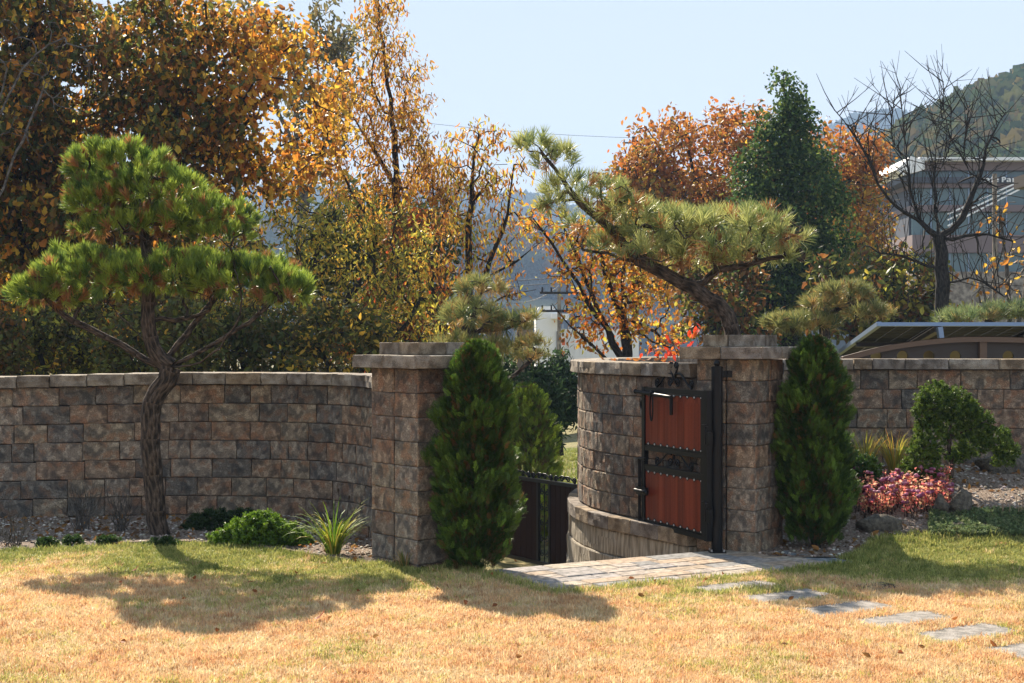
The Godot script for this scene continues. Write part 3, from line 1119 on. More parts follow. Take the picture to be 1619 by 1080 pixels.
func sk_radii(tip: float, base: float) -> PackedFloat32Array:
	var carried := PackedFloat32Array()
	carried.resize(sk_pos.size())
	carried.fill(0.0)
	for c: PackedInt32Array in sk_chains:
		carried[c[c.size() - 1]] += 1.0
	for i in range(sk_pos.size() - 1, -1, -1):
		if sk_par[i] >= 0:
			carried[sk_par[i]] += carried[i] + 0.04
	var e := log(base / tip) / log(maxf(carried[0], 2.0))
	var r := PackedFloat32Array()
	for i in sk_pos.size():
		r.append(tip * pow(maxf(carried[i], 1.0), e))
	return r

# trunks and the thicker branches as parts, all thin twigs as one
func grow(o: Node3D, bark: Material, tip: float, base: float, big: float, lump := 0.1) -> void:
	var r := sk_radii(tip, base)
	var twigs := MB.new()
	var any := false
	for ci in sk_chains.size():
		var c: PackedInt32Array = sk_chains[ci]
		var p := PackedVector3Array()
		var rr := PackedFloat32Array()
		for j in c.size():
			p.append(sk_pos[c[j]])
			rr.append(r[c[j]])
		if rr.size() > 1 and (ci or rr[0] > rr[1] * 1.6):
			rr[0] = minf(rr[0], rr[1] * 1.15)
		if ci < sk_main:
			var b := MB.new()
			b.tube(p, rr, 10 if base > 0.05 else 7, lump)
			world_part("trunk" if ci == 0 else "limb", b.done(), bark, o)
		elif rr[0] > big:
			var b := MB.new()
			b.tube(p, rr, 7, lump)
			world_part("branch", b.done(), bark, o)
		else:
			any = true
			twigs.tube(p, rr, 5 if rr[0] > 0.012 else 4, 0.0, false)
	if any:
		var t := world_part("twigs", twigs.done(), bark, o)
		t.set_meta("kind", "stuff")

# points along the outer parts of the branches: [place, direction]
func shoots(per: float, spread: float, from := 0.3) -> Array:
	var out := []
	for ci in range(sk_main, sk_chains.size()):
		var c: PackedInt32Array = sk_chains[ci]
		for j in range(maxi(1, int(c.size() * from)), c.size()):
			var k := int(per) + (1 if rnd() < per - int(per) else 0)
			for q in k:
				var a := sk_pos[c[j - 1]]
				var b := sk_pos[c[j]]
				out.append([a.lerp(b, rnd()) + ball_point() * spread, (b - a).normalized()])
	return out

func in_ellipses(es: Array, d: float, n: int, thick := 1.0) -> PackedVector3Array:   # [px, py, rx, ry, (depth offset), (depth radius)]
	var total := 0.0
	for e: Array in es:
		total += e[2] * e[3]
	var out := PackedVector3Array()
	for e: Array in es:
		var k := int(ceil(n * e[2] * e[3] / total))
		var dd: float = d + (e[4] if e.size() > 4 else 0.0)
		var c := at(e[0], e[1], dd)
		var rx: float = e[2] / F * dd
		var ry: float = e[3] / F * dd
		var rz: float = e[5] if e.size() > 5 else maxf(rx, ry) * 0.85 * thick
		for i in k:
			var p := ball_point()
			p = p * pow(maxf(p.length(), 0.02), -0.25)
			out.append(c + Vector3(p.x * rx, p.y * ry, p.z * rz))
	return out


# ------------------------------------------------------------------ plants: leaf shapes (base at the origin, growing along +y)
func leaf_shape(outline: Array, fold: float, droop: float) -> ArrayMesh:     # right half outline as [y, half width]
	var b := MB.new()
	for i in outline.size() - 1:
		var y0: float = outline[i][0]
		var y1: float = outline[i + 1][0]
		var w0: float = outline[i][1]
		var w1: float = outline[i + 1][1]
		var m0 := Vector3(0, y0, -droop * y0 * y0)
		var m1 := Vector3(0, y1, -droop * y1 * y1)
		for s in [-1.0, 1.0]:
			var e0 := m0 + Vector3(s * w0, 0, w0 * fold)
			var e1 := m1 + Vector3(s * w1, 0, w1 * fold)
			if w1 < 0.001:
				b.tri(m0, m1, e0)
			elif w0 < 0.001:
				b.tri(m0, m1, e1)
			else:
				b.quad(m0, m1, e1, e0)
	return b.done(false)

func broad_leaf() -> ArrayMesh:
	return leaf_shape([[0.0, 0.015], [0.12, 0.02], [0.3, 0.17], [0.45, 0.24], [0.55, 0.20], [0.72, 0.33], [0.86, 0.24], [1.0, 0.0]], 0.6, 0.35)

func small_leaf() -> ArrayMesh:
	return leaf_shape([[0.0, 0.02], [0.35, 0.26], [0.7, 0.2], [1.0, 0.0]], 0.4, 0.25)

func slim_leaf() -> ArrayMesh:
	return leaf_shape([[0.0, 0.02], [0.4, 0.16], [0.75, 0.12], [1.0, 0.0]], 0.5, 0.3)

func diamond() -> ArrayMesh:
	var b := MB.new()
	b.quad(Vector3.ZERO, Vector3(-0.36, 0.5, 0.1), Vector3(0, 1, 0), Vector3(0.36, 0.45, 0.08))
	return b.done(false)

# a few leaves together, for far crowns
func leaf_cluster(k: int, sd: int) -> ArrayMesh:
	var b := MB.new()
	var rg := RandomNumberGenerator.new()
	rg.seed = sd
	for i in k:
		var o := Vector3(rg.randf_range(-1, 1), rg.randf_range(-1, 1), rg.randf_range(-1, 1)) * 0.5
		var y := Vector3(rg.randf_range(-1, 1), rg.randf_range(-1, 0.6), rg.randf_range(-1, 1)).normalized()
		var x := y.cross(Vector3(rg.randf_range(-1, 1), rg.randf_range(-1, 1), rg.randf_range(-1, 1))).normalized()
		var s := rg.randf_range(0.3, 0.5)
		b.quad(o, o + (y * 0.5 - x * 0.35) * s, o + y * s, o + (y * 0.5 + x * 0.35) * s)
	return b.done(false)

# needles spreading from one shoot
func needle_tuft(k: int, open: float, w: float, sd: int, shoot := 0.35) -> ArrayMesh:
	var b := MB.new()
	var rg := RandomNumberGenerator.new()
	rg.seed = sd
	for i in k:
		var an := rg.randf() * TAU
		var up := rg.randf()
		var t := open * (1.0 - 0.65 * up) * rg.randf_range(0.5, 1.1)
		var d := Vector3(sin(t) * cos(an), cos(t), sin(t) * sin(an))
		var o := Vector3(0, shoot * up, 0)
		var l := rg.randf_range(0.7, 1.0) * (1.0 - shoot * 0.5 * up)
		var sd2 := d.cross(Vector3(rg.randf_range(-1, 1), rg.randf_range(-1, 1), rg.randf_range(-1, 1))).normalized()
		var k1 := rg.randf_range(0.8, 1.15)
		b.tint = Color(k1, k1, k1)
		var m := o + d * l * 0.55
		b.ribbon(PackedVector3Array([o, m, o + (d + Vector3(0, -0.06, 0)).normalized() * l]), PackedFloat32Array([w, w, 0.0]), sd2)
	return b.done(false, true)

# flat fan of scale leaves, as on an arborvitae
func frond(sd: int) -> ArrayMesh:
	var b := MB.new()
	var rg := RandomNumberGenerator.new()
	rg.seed = sd
	for i in 8:
		var y := 0.1 + 0.11 * i
		for s in [-1.0, 1.0]:
			var l := (0.42 - 0.035 * i) * rg.randf_range(0.75, 1.15)
			var dir := Vector3(s * 0.6, 0.75, rg.randf_range(-0.4, 0.4)).normalized()
			var o := Vector3(0, y, rg.randf_range(-0.02, 0.02))
			var k1 := rg.randf_range(0.85, 1.2)
			b.tint = Color(k1, k1, k1)
			var w := 0.034
			var side := Vector3(dir.y, -dir.x, 0) * w
			b.quad(o - side * 0.4, o + dir * l * 0.6 - side, o + dir * l, o + dir * l * 0.6 + side)
			# side teeth
			for q in 2:
				var o2 := o + dir * l * (0.35 + 0.3 * q)
				var d3 := (dir + Vector3(-s * 0.7, 0.5, 0) * (1.0 if q else 0.7)).normalized()
				b.tri(o2 - side * 0.5, o2 + d3 * l * 0.4, o2 + side * 0.5)
	b.tri(Vector3(-0.02, 0, 0), Vector3(0, 1.05, 0), Vector3(0.02, 0, 0))
	return b.done(false, true)

func scatter_leaves(o: Node3D, called: String, mesh: Mesh, m: Material, places: Array, size: float, down: float, color: Callable, vary := 0.35) -> void:
	var xs := []
	var cs := PackedColorArray()
	for s: Array in places:
		var d: Vector3 = (ball_point() + Vector3(s[1]) * 0.35 + Vector3.DOWN * down).normalized()
		xs.append(Transform3D(facing(d, rnd(0, TAU), size * rnd(1.0 - vary, 1.0 + vary)), s[0]))
		cs.append(color.call(s[0]))
	many(called, mesh, m, xs, cs, o)


# ------------------------------------------------------------------ the two clipped pines by the wall, and their kin
const NEEDLE_LIGHT := Color(0.38, 0.47, 0.07)
const NEEDLE_DARK := Color(0.06, 0.125, 0.022)
const NEEDLE_BROWN := Color(0.36, 0.17, 0.06)

# cushions of needles: tufts stand on the upper side of each ellipsoid, dry ones hang below
func cushions(o: Node3D, es: Array, d: float, n: int, len: float, tufts: Array, brown: float, pal: Array, flat := 0.85, gap := -1.0) -> void:
	var holes := FastNoiseLite.new()
	holes.seed = 17
	holes.frequency = 3.2
	holes.fractal_octaves = 2
	var total := 0.0
	for e: Array in es:
		total += e[2] * e[3]
	var sets := [[], [], []]
	var cols := [PackedColorArray(), PackedColorArray(), PackedColorArray()]
	for e: Array in es:
		var dd: float = d + (e[4] if e.size() > 4 else 0.0)
		var c := at(e[0], e[1], dd)
		var r := Vector3(e[2] / F * dd, e[3] / F * dd, e[5] if e.size() > 5 else e[2] / F * dd * flat)
		for i in int(n * e[2] * e[3] / total):
			var p := ball_point().normalized()
			if p.y < -0.25 and rnd() < 0.6:
				p.y = -p.y
			var depth := 1.0 - absf(rnd(-0.35, 0.35)) * rnd()
			var q := c + Vector3(p.x * r.x, p.y * r.y * (1.0 if p.y > 0.0 else 0.55), p.z * r.z) * depth
			if holes.get_noise_3d(q.x, q.y * 1.4, q.z) < gap:
				continue
			var up := (p / r * minf(r.y, r.x)).normalized()
			var dir := (up * 0.75 + Vector3.UP * (0.75 if p.y > -0.2 else 0.1) + ball_point() * 0.45).normalized()
			var k := rng.randi() % 3
			sets[k].append(Transform3D(facing(dir, rnd(0, TAU), len * rnd(0.75, 1.2)), q - dir * len * 0.55))
			var low := clampf(0.35 - p.y, 0.0, 1.0)
			if rnd() < brown * (0.25 + 1.6 * low):
				var kk := rnd(0.7, 1.3)
				cols[k].append(Color(pal[2].r * kk, pal[2].g * kk, pal[2].b * kk))
			else:
				cols[k].append(mixc(pal[1], pal[0], rnd() * 1.1) * rnd(0.85, 1.2))
	for k in 3:
		if sets[k].size():
			many("needles", tufts[k], M.needle, sets[k], cols[k], o)

func needle_tufts(k: int, open: float, w: float) -> Array:
	return [needle_tuft(k, open, w, 1), needle_tuft(k, open, w, 2), needle_tuft(k, open, w, 3)]

func build_pines() -> void:
	# left pine, clipped into two cushions
	var D := 11.2
	var o := thing("pine_tree", "clipped garden pine with two green cushions on a bare crooked trunk", "pine tree", Vector3(at(253, 862, D)))
	var es := [[75, 466, 62, 36, 0.0, 0.3], [150, 442, 105, 48, 0.0, 0.38], [270, 440, 120, 44, 0.0, 0.4], [385, 448, 95, 42, 0.0, 0.36], [452, 462, 55, 32, 0.0, 0.28], [410, 420, 55, 22, 0.15, 0.2], [120, 405, 40, 24, 0.15, 0.2], [280, 422, 140, 26, 0.15, 0.2]]
	var top := [[190, 268, 88, 48, 0.0, 0.34], [245, 310, 92, 48, 0.0, 0.36], [160, 325, 60, 55, 0.0, 0.3], [325, 345, 82, 36, 0.0, 0.3], [210, 360, 100, 32, 0.0, 0.34], [350, 370, 55, 22, 0.0, 0.25]]
	var tg := in_ellipses(es, D, 85, 0.9)
	tg.append_array(in_ellipses(top, D, 70, 0.9))
	skeleton([pxline([253, 864, 246, 790, 242, 730, 238, 680, 246, 630, 262, 598, 268, 582], D), pxline([266, 588, 248, 560, 236, 520, 234, 470, 232, 400, 222, 340, 200, 275], D), pxline([264, 586, 215, 560, 165, 530, 110, 505, 70, 470], D, 0.03), pxline([268, 584, 330, 548, 390, 512, 440, 470], D, -0.03), pxline([258, 575, 300, 520, 340, 470], D, 0.1), pxline([240, 545, 190, 500, 160, 460], D, 0.12), pxline([262, 582, 330, 565, 380, 500], D, -0.12), pxline([236, 500, 290, 505, 330, 490], D, 0.06)], tg, 0.11, 0.6, 0.22)
	grow(o, M.pine_bark, 0.0045, 0.082, 0.016, 0.16)
	var tf := needle_tufts(38, 0.8, 0.04)
	var pal := [NEEDLE_LIGHT, NEEDLE_DARK, NEEDLE_BROWN]
	cushions(o, es, D, 2300, 0.115, tf, 0.22, pal, 0.85, -0.12)
	cushions(o, top, D, 1500, 0.115, tf, 0.2, pal, 0.85, -0.12)
	# leaning pine behind the right pillar
	D = 12.0
	o = thing("pine_tree", "leaning pine behind the right pillar, reaching left with a long flat crown", "pine tree", at(1150, 620, D))
	var g := [[845, 228, 34, 22, 0, 0.25], [880, 255, 40, 30, 0, 0.3], [905, 300, 52, 34, 0, 0.35], [870, 325, 30, 20, 0, 0.2], [950, 310, 50, 36, 0, 0.35], [990, 335, 50, 30, 0, 0.4], [1035, 360, 60, 38, 0, 0.5], [1095, 365, 75, 36, 0, 0.55], [1160, 365, 85, 40, 0, 0.6], [1225, 375, 60, 32, 0, 0.5], [1200, 345, 60, 26, 0.2, 0.4], [1120, 395, 80, 26, 0.2, 0.4], [1060, 345, 60, 24, 0.3, 0.4], [1030, 395, 60, 24, -0.3, 0.4], [925, 390, 40, 18, 0, 0.3], [1150, 390, 90, 22, -0.3, 0.4], [1080, 410, 80, 26, 0.1, 0.4], [1200, 405, 80, 24, 0, 0.4], [930, 350, 50, 36, 0.2, 0.3], [1000, 380, 70, 30, 0.2, 0.4]]
	tg = in_ellipses(g, D, 190, 0.9)
	skeleton([pxline([1150, 620, 1158, 530, 1152, 500, 1125, 475, 1085, 450, 1045, 430, 1010, 415, 985, 385, 960, 355, 925, 330], D), pxline([930, 335, 900, 300, 875, 265, 850, 232], D), pxline([1100, 458, 1120, 440, 1135, 425, 1180, 420, 1240, 405], D, -0.05), pxline([1012, 415, 1060, 395, 1120, 380], D, 0.08), pxline([965, 362, 1010, 358, 1060, 362], D, 0.08), pxline([1020, 420, 970, 405, 920, 395], D, -0.06)], tg, 0.13, 0.3, 0.25)
	grow(o, M.pine_bark, 0.0045, 0.070, 0.02, 0.14)
	cushions(o, g, D, 1350, 0.15, needle_tufts(24, 1.15, 0.032), 0.22, [Color(0.46, 0.46, 0.15), Color(0.12, 0.18, 0.055), NEEDLE_BROWN], 0.85, -0.12)
	# low yellowish pine behind the left pillar
	D = 15.4
	o = thing("pine_tree", "low pine with yellowing needles behind the left pillar, beside the gateway", "pine tree", at(742, 640, D))
	g = [[745, 500, 50, 30, 0, 0.4], [800, 515, 45, 18, 0, 0.3], [760, 455, 40, 22, 0.2, 0.3], [825, 500, 30, 12, -0.2, 0.25], [845, 540, 26, 12, 0, 0.25], [820, 560, 50, 14, 0, 0.3], [725, 545, 45, 20, 0, 0.3], [790, 545, 40, 14, 0, 0.3]]
	tg = in_ellipses(g, D, 70, 0.9)
	skeleton([pxline([742, 640, 742, 590, 746, 530, 750, 490, 765, 450], D), pxline([772, 640, 795, 606, 830, 580, 850, 560], D), pxline([748, 520, 800, 520, 860, 490], D, -0.05), pxline([795, 606, 815, 612, 835, 612], D)], tg, 0.12, 0.3, 0.25)
	grow(o, M.pine_bark, 0.004, 0.06, 0.02)
	cushions(o, g, D, 430, 0.15, needle_tufts(22, 1.25, 0.035), 0.35, [Color(0.34, 0.31, 0.10), Color(0.10, 0.16, 0.05), Color(0.42, 0.27, 0.09)])
	# small pines past the right pillar
	D = 17.5
	o = thing("pine_tree", "small tabletop pine with yellowing needles right of the leaning pine's trunk", "pine tree", at(1306, 640, D))
	g = [[1270, 512, 60, 20, 0, 0.4], [1335, 462, 48, 18, 0, 0.35], [1372, 494, 42, 16, 0, 0.35], [1232, 512, 30, 16, 0, 0.3], [1300, 478, 36, 12, 0, 0.3]]
	skeleton([pxline([1306, 640, 1305, 540, 1302, 500, 1310, 480, 1318, 462], D), pxline([1304, 505, 1345, 478, 1365, 490], D)], in_ellipses(g, D, 45, 0.9), 0.14, 0.3, 0.25)
	grow(o, M.pine_bark, 0.006, 0.07, 0.025)
	cushions(o, g, D, 380, 0.17, needle_tufts(24, 1.25, 0.035), 0.3, [Color(0.36, 0.33, 0.11), Color(0.11, 0.15, 0.05), Color(0.42, 0.27, 0.09)])
	D = 20.0
	o = thing("pine_tree", "low pale green pine just above the solar panels at the right", "pine tree", at(1560, 600, D))
	g = [[1535, 498, 50, 10, 0, 0.4], [1590, 490, 40, 12, 0, 0.4], [1500, 503, 26, 6, 0, 0.3], [1630, 495, 40, 14, 0, 0.4]]
	skeleton([pxline([1560, 600, 1562, 530, 1565, 495], D)], in_ellipses(g, D, 30, 0.9), 0.15, 0.3, 0.25)
	grow(o, M.pine_bark, 0.006, 0.07, 0.03)
	cushions(o, g, D, 260, 0.2, needle_tufts(26, 1.2, 0.03), 0.2, [Color(0.30, 0.34, 0.13), Color(0.11, 0.17, 0.07), Color(0.36, 0.27, 0.1)])


# ------------------------------------------------------------------ arborvitae
func arborvitae(label: String, p: Vector3, h: float, r: float, sprays: int, size: float, pal: Array, lean := Vector3.ZERO) -> void:
	var o := thing("arborvitae", label, "conifer", p, 0.0, "clipped arborvitae about the gateway")
	var b := MB.new()
	b.tube(PackedVector3Array([Vector3(0.02, -0.05, 0), Vector3(0, 0.1, 0.01), Vector3(0, h * 0.5, 0), lean + Vector3(0, h * 0.93, 0)]), PackedFloat32Array([0.04, 0.032, 0.02, 0.006]), 8, 0.15)
	part("trunk", b.done(), M.bark, o)
	var xs := [[], [], []]
	var cs := [PackedColorArray(), PackedColorArray(), PackedColorArray()]
	var clumps := FastNoiseLite.new()
	clumps.seed = int(absf(p.x) * 100.0)
	clumps.frequency = 4.5
	clumps.fractal_octaves = 2
	for i in sprays:
		var t := pow(rnd(), 0.85)
		var prof := lerpf(0.62, 1.0, smoothstep(0.0, 0.2, t)) * (1.0 if t < 0.4 else sqrt(maxf(0.0, 1.0 - pow((t - 0.4) / 0.605, 2.1))))
		if t < 0.05 and rnd() < 0.5:
			continue
		var an := rnd(0, TAU)
		var lump := 1.0 + 0.09 * sin(an * 3.0 + t * 9.0) + 0.07 * sin(an * 5.0 - t * 17.0) + 0.05 * sin(t * 31.0 + an * 2.0)
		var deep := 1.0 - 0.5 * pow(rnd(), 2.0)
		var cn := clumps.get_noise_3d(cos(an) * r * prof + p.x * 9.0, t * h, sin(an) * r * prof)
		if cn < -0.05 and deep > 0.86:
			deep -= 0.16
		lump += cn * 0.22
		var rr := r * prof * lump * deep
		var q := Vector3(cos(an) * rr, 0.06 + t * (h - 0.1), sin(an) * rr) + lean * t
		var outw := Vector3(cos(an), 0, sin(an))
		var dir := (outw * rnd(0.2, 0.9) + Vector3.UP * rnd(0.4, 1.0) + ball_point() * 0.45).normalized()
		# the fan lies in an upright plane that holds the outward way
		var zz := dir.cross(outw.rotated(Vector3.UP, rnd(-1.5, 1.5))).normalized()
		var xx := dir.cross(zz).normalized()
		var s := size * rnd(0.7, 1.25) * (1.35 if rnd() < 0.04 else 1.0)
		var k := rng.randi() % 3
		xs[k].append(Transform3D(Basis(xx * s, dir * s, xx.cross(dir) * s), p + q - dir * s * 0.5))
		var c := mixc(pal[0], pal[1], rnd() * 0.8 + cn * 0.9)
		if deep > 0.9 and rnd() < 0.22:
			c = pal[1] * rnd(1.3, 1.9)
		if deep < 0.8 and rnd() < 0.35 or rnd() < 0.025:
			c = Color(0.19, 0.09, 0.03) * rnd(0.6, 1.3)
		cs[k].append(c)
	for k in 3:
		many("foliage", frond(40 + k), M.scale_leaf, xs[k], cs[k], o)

func build_arborvitae() -> void:
	arborvitae("tall dark green arborvitae standing before the left gate pillar", on_lawn(752, 903) + Vector3(0, -0.02, 0), 1.60, 0.275, 13000, 0.07, [Color(0.025, 0.06, 0.010), Color(0.10, 0.17, 0.022)])
	arborvitae("dense dark arborvitae before the right gate pillar, with bare mulch at its foot", on_lawn(1288, 868), 1.61, 0.275, 13000, 0.07, [Color(0.025, 0.06, 0.010), Color(0.105, 0.175, 0.022)])
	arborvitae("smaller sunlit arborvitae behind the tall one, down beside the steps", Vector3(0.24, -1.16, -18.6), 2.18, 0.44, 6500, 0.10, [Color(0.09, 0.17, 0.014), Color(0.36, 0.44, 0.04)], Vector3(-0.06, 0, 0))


# ------------------------------------------------------------------ broad-leaved trees
func leafy(called: String, label: String, base: Vector3, trunks: Array, es: Array, d: float, n: int, step: float, tip: float, radius: float, bark: Material, per: float, spread: float, leaf: Mesh, lm: Material, size: float, down: float, color: Callable, jit := 0.25, sag := 0.0, bias := 0.5) -> Node3D:
	var o := thing(called, label, "tree", base)
	skeleton(trunks, in_ellipses(es, d, n), step, bias, jit, sag)
	grow(o, bark, tip, radius, tip * 7.0)
	if per > 0.0:
		scatter_leaves(o, "leaves", leaf, lm, shoots(per, spread), size, down, color)
	return o

func palette(p: Array) -> Callable:
	return func(_q: Vector3) -> Color: return pick(p)

func grey_twigs() -> void:      # pale bare twigs that hang before the oak at the top left
	var D := 19.0
	var o := thing("bare_tree", "bare tree with fine pale twigs before the oak, at the upper left edge", "tree", at(-60, 820, D))
	skeleton([pxline([-60, 820, -50, 500, -20, 250, 10, 110], D), pxline([-40, 400, 20, 260, 70, 140], D), pxline([-10, 200, 40, 100, 100, 60], D)], in_ellipses([[60, 90, 110, 60], [20, 170, 90, 90], [110, 130, 60, 50]], D, 170), 0.25, 0.1, 0.25, 0.12)
	grow(o, M.grey_bark, 0.003, 0.028, 0.03)

func build_trees() -> void:
	grey_twigs()
	var brown := Color(0.22, 0.10, 0.028)
	var orange := Color(0.55, 0.23, 0.035)
	var gold := Color(0.60, 0.38, 0.05)
	var yell := Color(0.52, 0.45, 0.07)
	var olive := Color(0.17, 0.17, 0.035)
	var red := Color(0.50, 0.10, 0.025)
	var deep := Color(0.07, 0.085, 0.022)
	# great oak at the left, its upper right side orange
	var D := 21.5
	var o := thing("oak_tree", "great oak at the left with big brown and orange leaves", "tree", at(60, 830, D))
	var es := [[60, 80, 300, 220], [-20, 20, 150, 130], [180, 20, 180, 90], [150, 250, 260, 160], [0, 250, 160, 160], [310, 120, 150, 160], [440, 190, 125, 130], [40, 370, 190, 210], [300, 290, 150, 100], [-160, 200, 180, 260], [130, 470, 150, 120], [400, 40, 60, 60]]
	skeleton([pxline([60, 830, 50, 640, 70, 520, 120, 400, 190, 290, 270, 190, 330, 90], D), pxline([150, 830, 130, 600, 180, 450, 280, 340, 400, 260, 500, 200], D, 0.2), pxline([-20, 830, -40, 500, -80, 300, -60, 60], D), pxline([80, 500, 30, 380, 20, 200, 60, 20], D, -0.2), pxline([200, 290, 300, 250, 420, 150], D, -0.1)], in_ellipses(es, D, 620), 0.32, 0.5, 0.3)
	grow(o, M.bark, 0.009, 0.21, 0.05)
	var sh := shoots(46.0, 0.4, 0.15)
	var col := func(q: Vector3) -> Color:
		var px := q.x / -q.z * F + 809.5
		var py := (EYE - q.y) / -q.z * F + 540.0
		var w := smoothstep(250.0, 420.0, px + (rnd() - 0.5) * 160.0 - 0.2 * py)
		if rnd() < w:
			return pick([orange, orange, gold, gold, brown, Color(0.55, 0.33, 0.05)])
		return pick([brown, Color(0.14, 0.07, 0.022), olive, Color(0.10, 0.10, 0.025), Color(0.22, 0.14, 0.03), orange, deep, deep, gold]) if q.z > -30.0 else brown
	# the largest leaves are single ones
	var lf := broad_leaf()
	var lone := []
	var mass := []
	for i in sh.size():
		if lone.size() < 290 and i % 100 == 0 and Vector3(sh[i][0]).y > 1.6:
			lone.append(sh[i])
		else:
			mass.append(sh[i])
	scatter_leaves(o, "leaves", lf, M.leaf, mass, 0.105, 0.9, col, 0.5)
	var lms := []
	for c: Color in [brown, orange, gold, olive]:
		lms.append(solid_leaf(c, 0.95))
	for s: Array in lone:
		var p: Vector3 = s[0]
		var right: bool = p.x / -p.z * F + 809.5 > 330.0
		var d: Vector3 = (ball_point() + Vector3.DOWN * 0.9).normalized()
		part("leaf", lf, lms[[1, 2][rng.randi() % 2] if right else [0, 0, 3, 1][rng.randi() % 4]], o, o.transform.affine_inverse() * Transform3D(facing(d, rnd(0, TAU), rnd(0.13, 0.18)), p + Vector3(0, 0, 0.2)))
	# thin grey tree high behind it
	D = 36.0
	leafy("bare_birch", "tall grey thinly leaved tree high behind the orange oak", at(480, 700, D), [pxline([480, 700, 478, 400, 470, 200, 468, 40], D), pxline([478, 330, 520, 200, 545, 80], D), pxline([474, 260, 420, 120, 400, 30], D)], [[470, 90, 100, 100], [540, 90, 60, 90], [410, 30, 60, 60], [500, 230, 70, 90]], D, 220, 0.5, 0.010, 0.14, M.grey_bark, 8.0, 0.35, small_leaf(), M.leaf, 0.17, 0.5, palette([Color(0.17, 0.15, 0.07), Color(0.22, 0.17, 0.07), Color(0.13, 0.13, 0.06)]))
	# tall slender tree in the middle left
	D = 24.5
	leafy("slender_tree", "tall slender tree with hanging orange brown leaves left of the open sky", at(622, 760, D), [pxline([622, 760, 622, 575, 626, 430, 628, 300, 618, 160, 604, 60, 594, -30], D), pxline([626, 420, 680, 370, 725, 300], D), pxline([628, 300, 580, 220, 540, 150], D), pxline([624, 400, 570, 330, 530, 250], D)], [[606, 40, 38, 75], [625, 150, 60, 80], [640, 250, 85, 80], [690, 290, 45, 60], [560, 170, 45, 60], [560, 280, 50, 60], [640, 340, 90, 40]], D, 250, 0.3, 0.005, 0.10, M.bark, 20.0, 0.24, slim_leaf(), M.leaf, 0.088, 1.2, palette([orange, gold, brown, Color(0.45, 0.2, 0.04), gold, Color(0.35, 0.2, 0.05)]))
	# sparse tree against the sky
	D = 20.5
	leafy("sparse_tree", "sparse tree with hanging orange leaves against the sky beside the valley view", at(700, 760, D), [pxline([700, 760, 715, 600, 745, 500, 770, 430, 800, 350, 810, 260], D), pxline([745, 500, 740, 400, 745, 300, 755, 215], D), pxline([765, 440, 820, 410, 860, 380], D), pxline([735, 520, 790, 470, 850, 460], D, 0.1), pxline([720, 590, 690, 480, 680, 380], D)], [[755, 250, 65, 60], [800, 270, 45, 70], [820, 370, 40, 55], [740, 340, 55, 55], [700, 400, 60, 70], [780, 410, 50, 40], [690, 480, 60, 60], [800, 465, 40, 14]], D, 200, 0.26, 0.0045, 0.09, M.bark, 9.0, 0.18, slim_leaf(), M.leaf, 0.085, 1.3, palette([orange, gold, Color(0.45, 0.2, 0.04), brown, yell]))
	# yellow-green thicket tree
	D = 19.0
	leafy("thicket_tree", "dark stemmed tree with small yellow green leaves behind the left wall", at(430, 800, D), [pxline([430, 800, 440, 600, 420, 500, 380, 400], D), pxline([440, 700, 500, 560, 560, 460, 640, 400], D), pxline([430, 720, 480, 520, 500, 400, 520, 330], D, 0.1), pxline([425, 720, 380, 560, 330, 470], D), pxline([445, 650, 600, 560, 660, 480], D, -0.1)], [[420, 430, 150, 110], [560, 440, 120, 100], [630, 400, 70, 90], [520, 340, 90, 50], [350, 520, 120, 60], [640, 510, 70, 50]], D, 400, 0.26, 0.005, 0.10, M.bark, 13.0, 0.17, slim_leaf(), M.leaf, 0.08, 0.8, palette([yell, gold, yell, olive, Color(0.3, 0.27, 0.05), gold, deep, Color(0.13, 0.13, 0.03)]))
	# dark evergreen between them
	D = 29.0
	leafy("evergreen_tree", "dark evergreen tree behind the yellow green thicket", at(600, 820, D), [pxline([600, 820, 600, 500, 610, 340], D)], [[590, 370, 110, 80], [650, 420, 90, 110], [540, 470, 120, 110], [660, 520, 120, 60]], D, 150, 0.5, 0.012, 0.2, M.bark, 50.0, 0.55, small_leaf(), M.thin_leaf, 0.14, 0.3, palette([deep, Color(0.05, 0.07, 0.02), Color(0.10, 0.10, 0.03)]))
	D = 29.0
	leafy("brown_tree", "dark brown leaved tree deep behind the great oak, low at the left", at(150, 820, D), [pxline([150, 820, 140, 560, 110, 380], D), pxline([145, 640, 260, 480, 300, 380], D), pxline([145, 660, 20, 480, -20, 380], D)], [[150, 420, 170, 120], [320, 430, 120, 120], [0, 430, 130, 130], [250, 520, 200, 70], [60, 540, 150, 50]], D, 260, 0.45, 0.01, 0.2, M.bark, 40.0, 0.55, small_leaf(), M.leaf, 0.13, 0.4, palette([brown, olive, deep, Color(0.12, 0.07, 0.025), Color(0.2, 0.14, 0.03)]))
	# russet bush tree
	D = 23.0
	leafy("russet_tree", "russet leaved small tree behind the left pillar", at(600, 800, D), [pxline([600, 800, 610, 600, 640, 500, 660, 420], D), pxline([605, 640, 570, 540, 560, 460], D)], [[640, 450, 80, 70], [580, 520, 90, 60], [680, 520, 60, 50], [660, 360, 50, 50]], D, 170, 0.32, 0.007, 0.1, M.bark, 18.0, 0.24, small_leaf(), M.leaf, 0.095, 0.7, palette([brown, Color(0.2, 0.1, 0.035), Color(0.3, 0.15, 0.04), olive, red]))
	# dark undergrowth along the back of the left wall
	D = 16.5
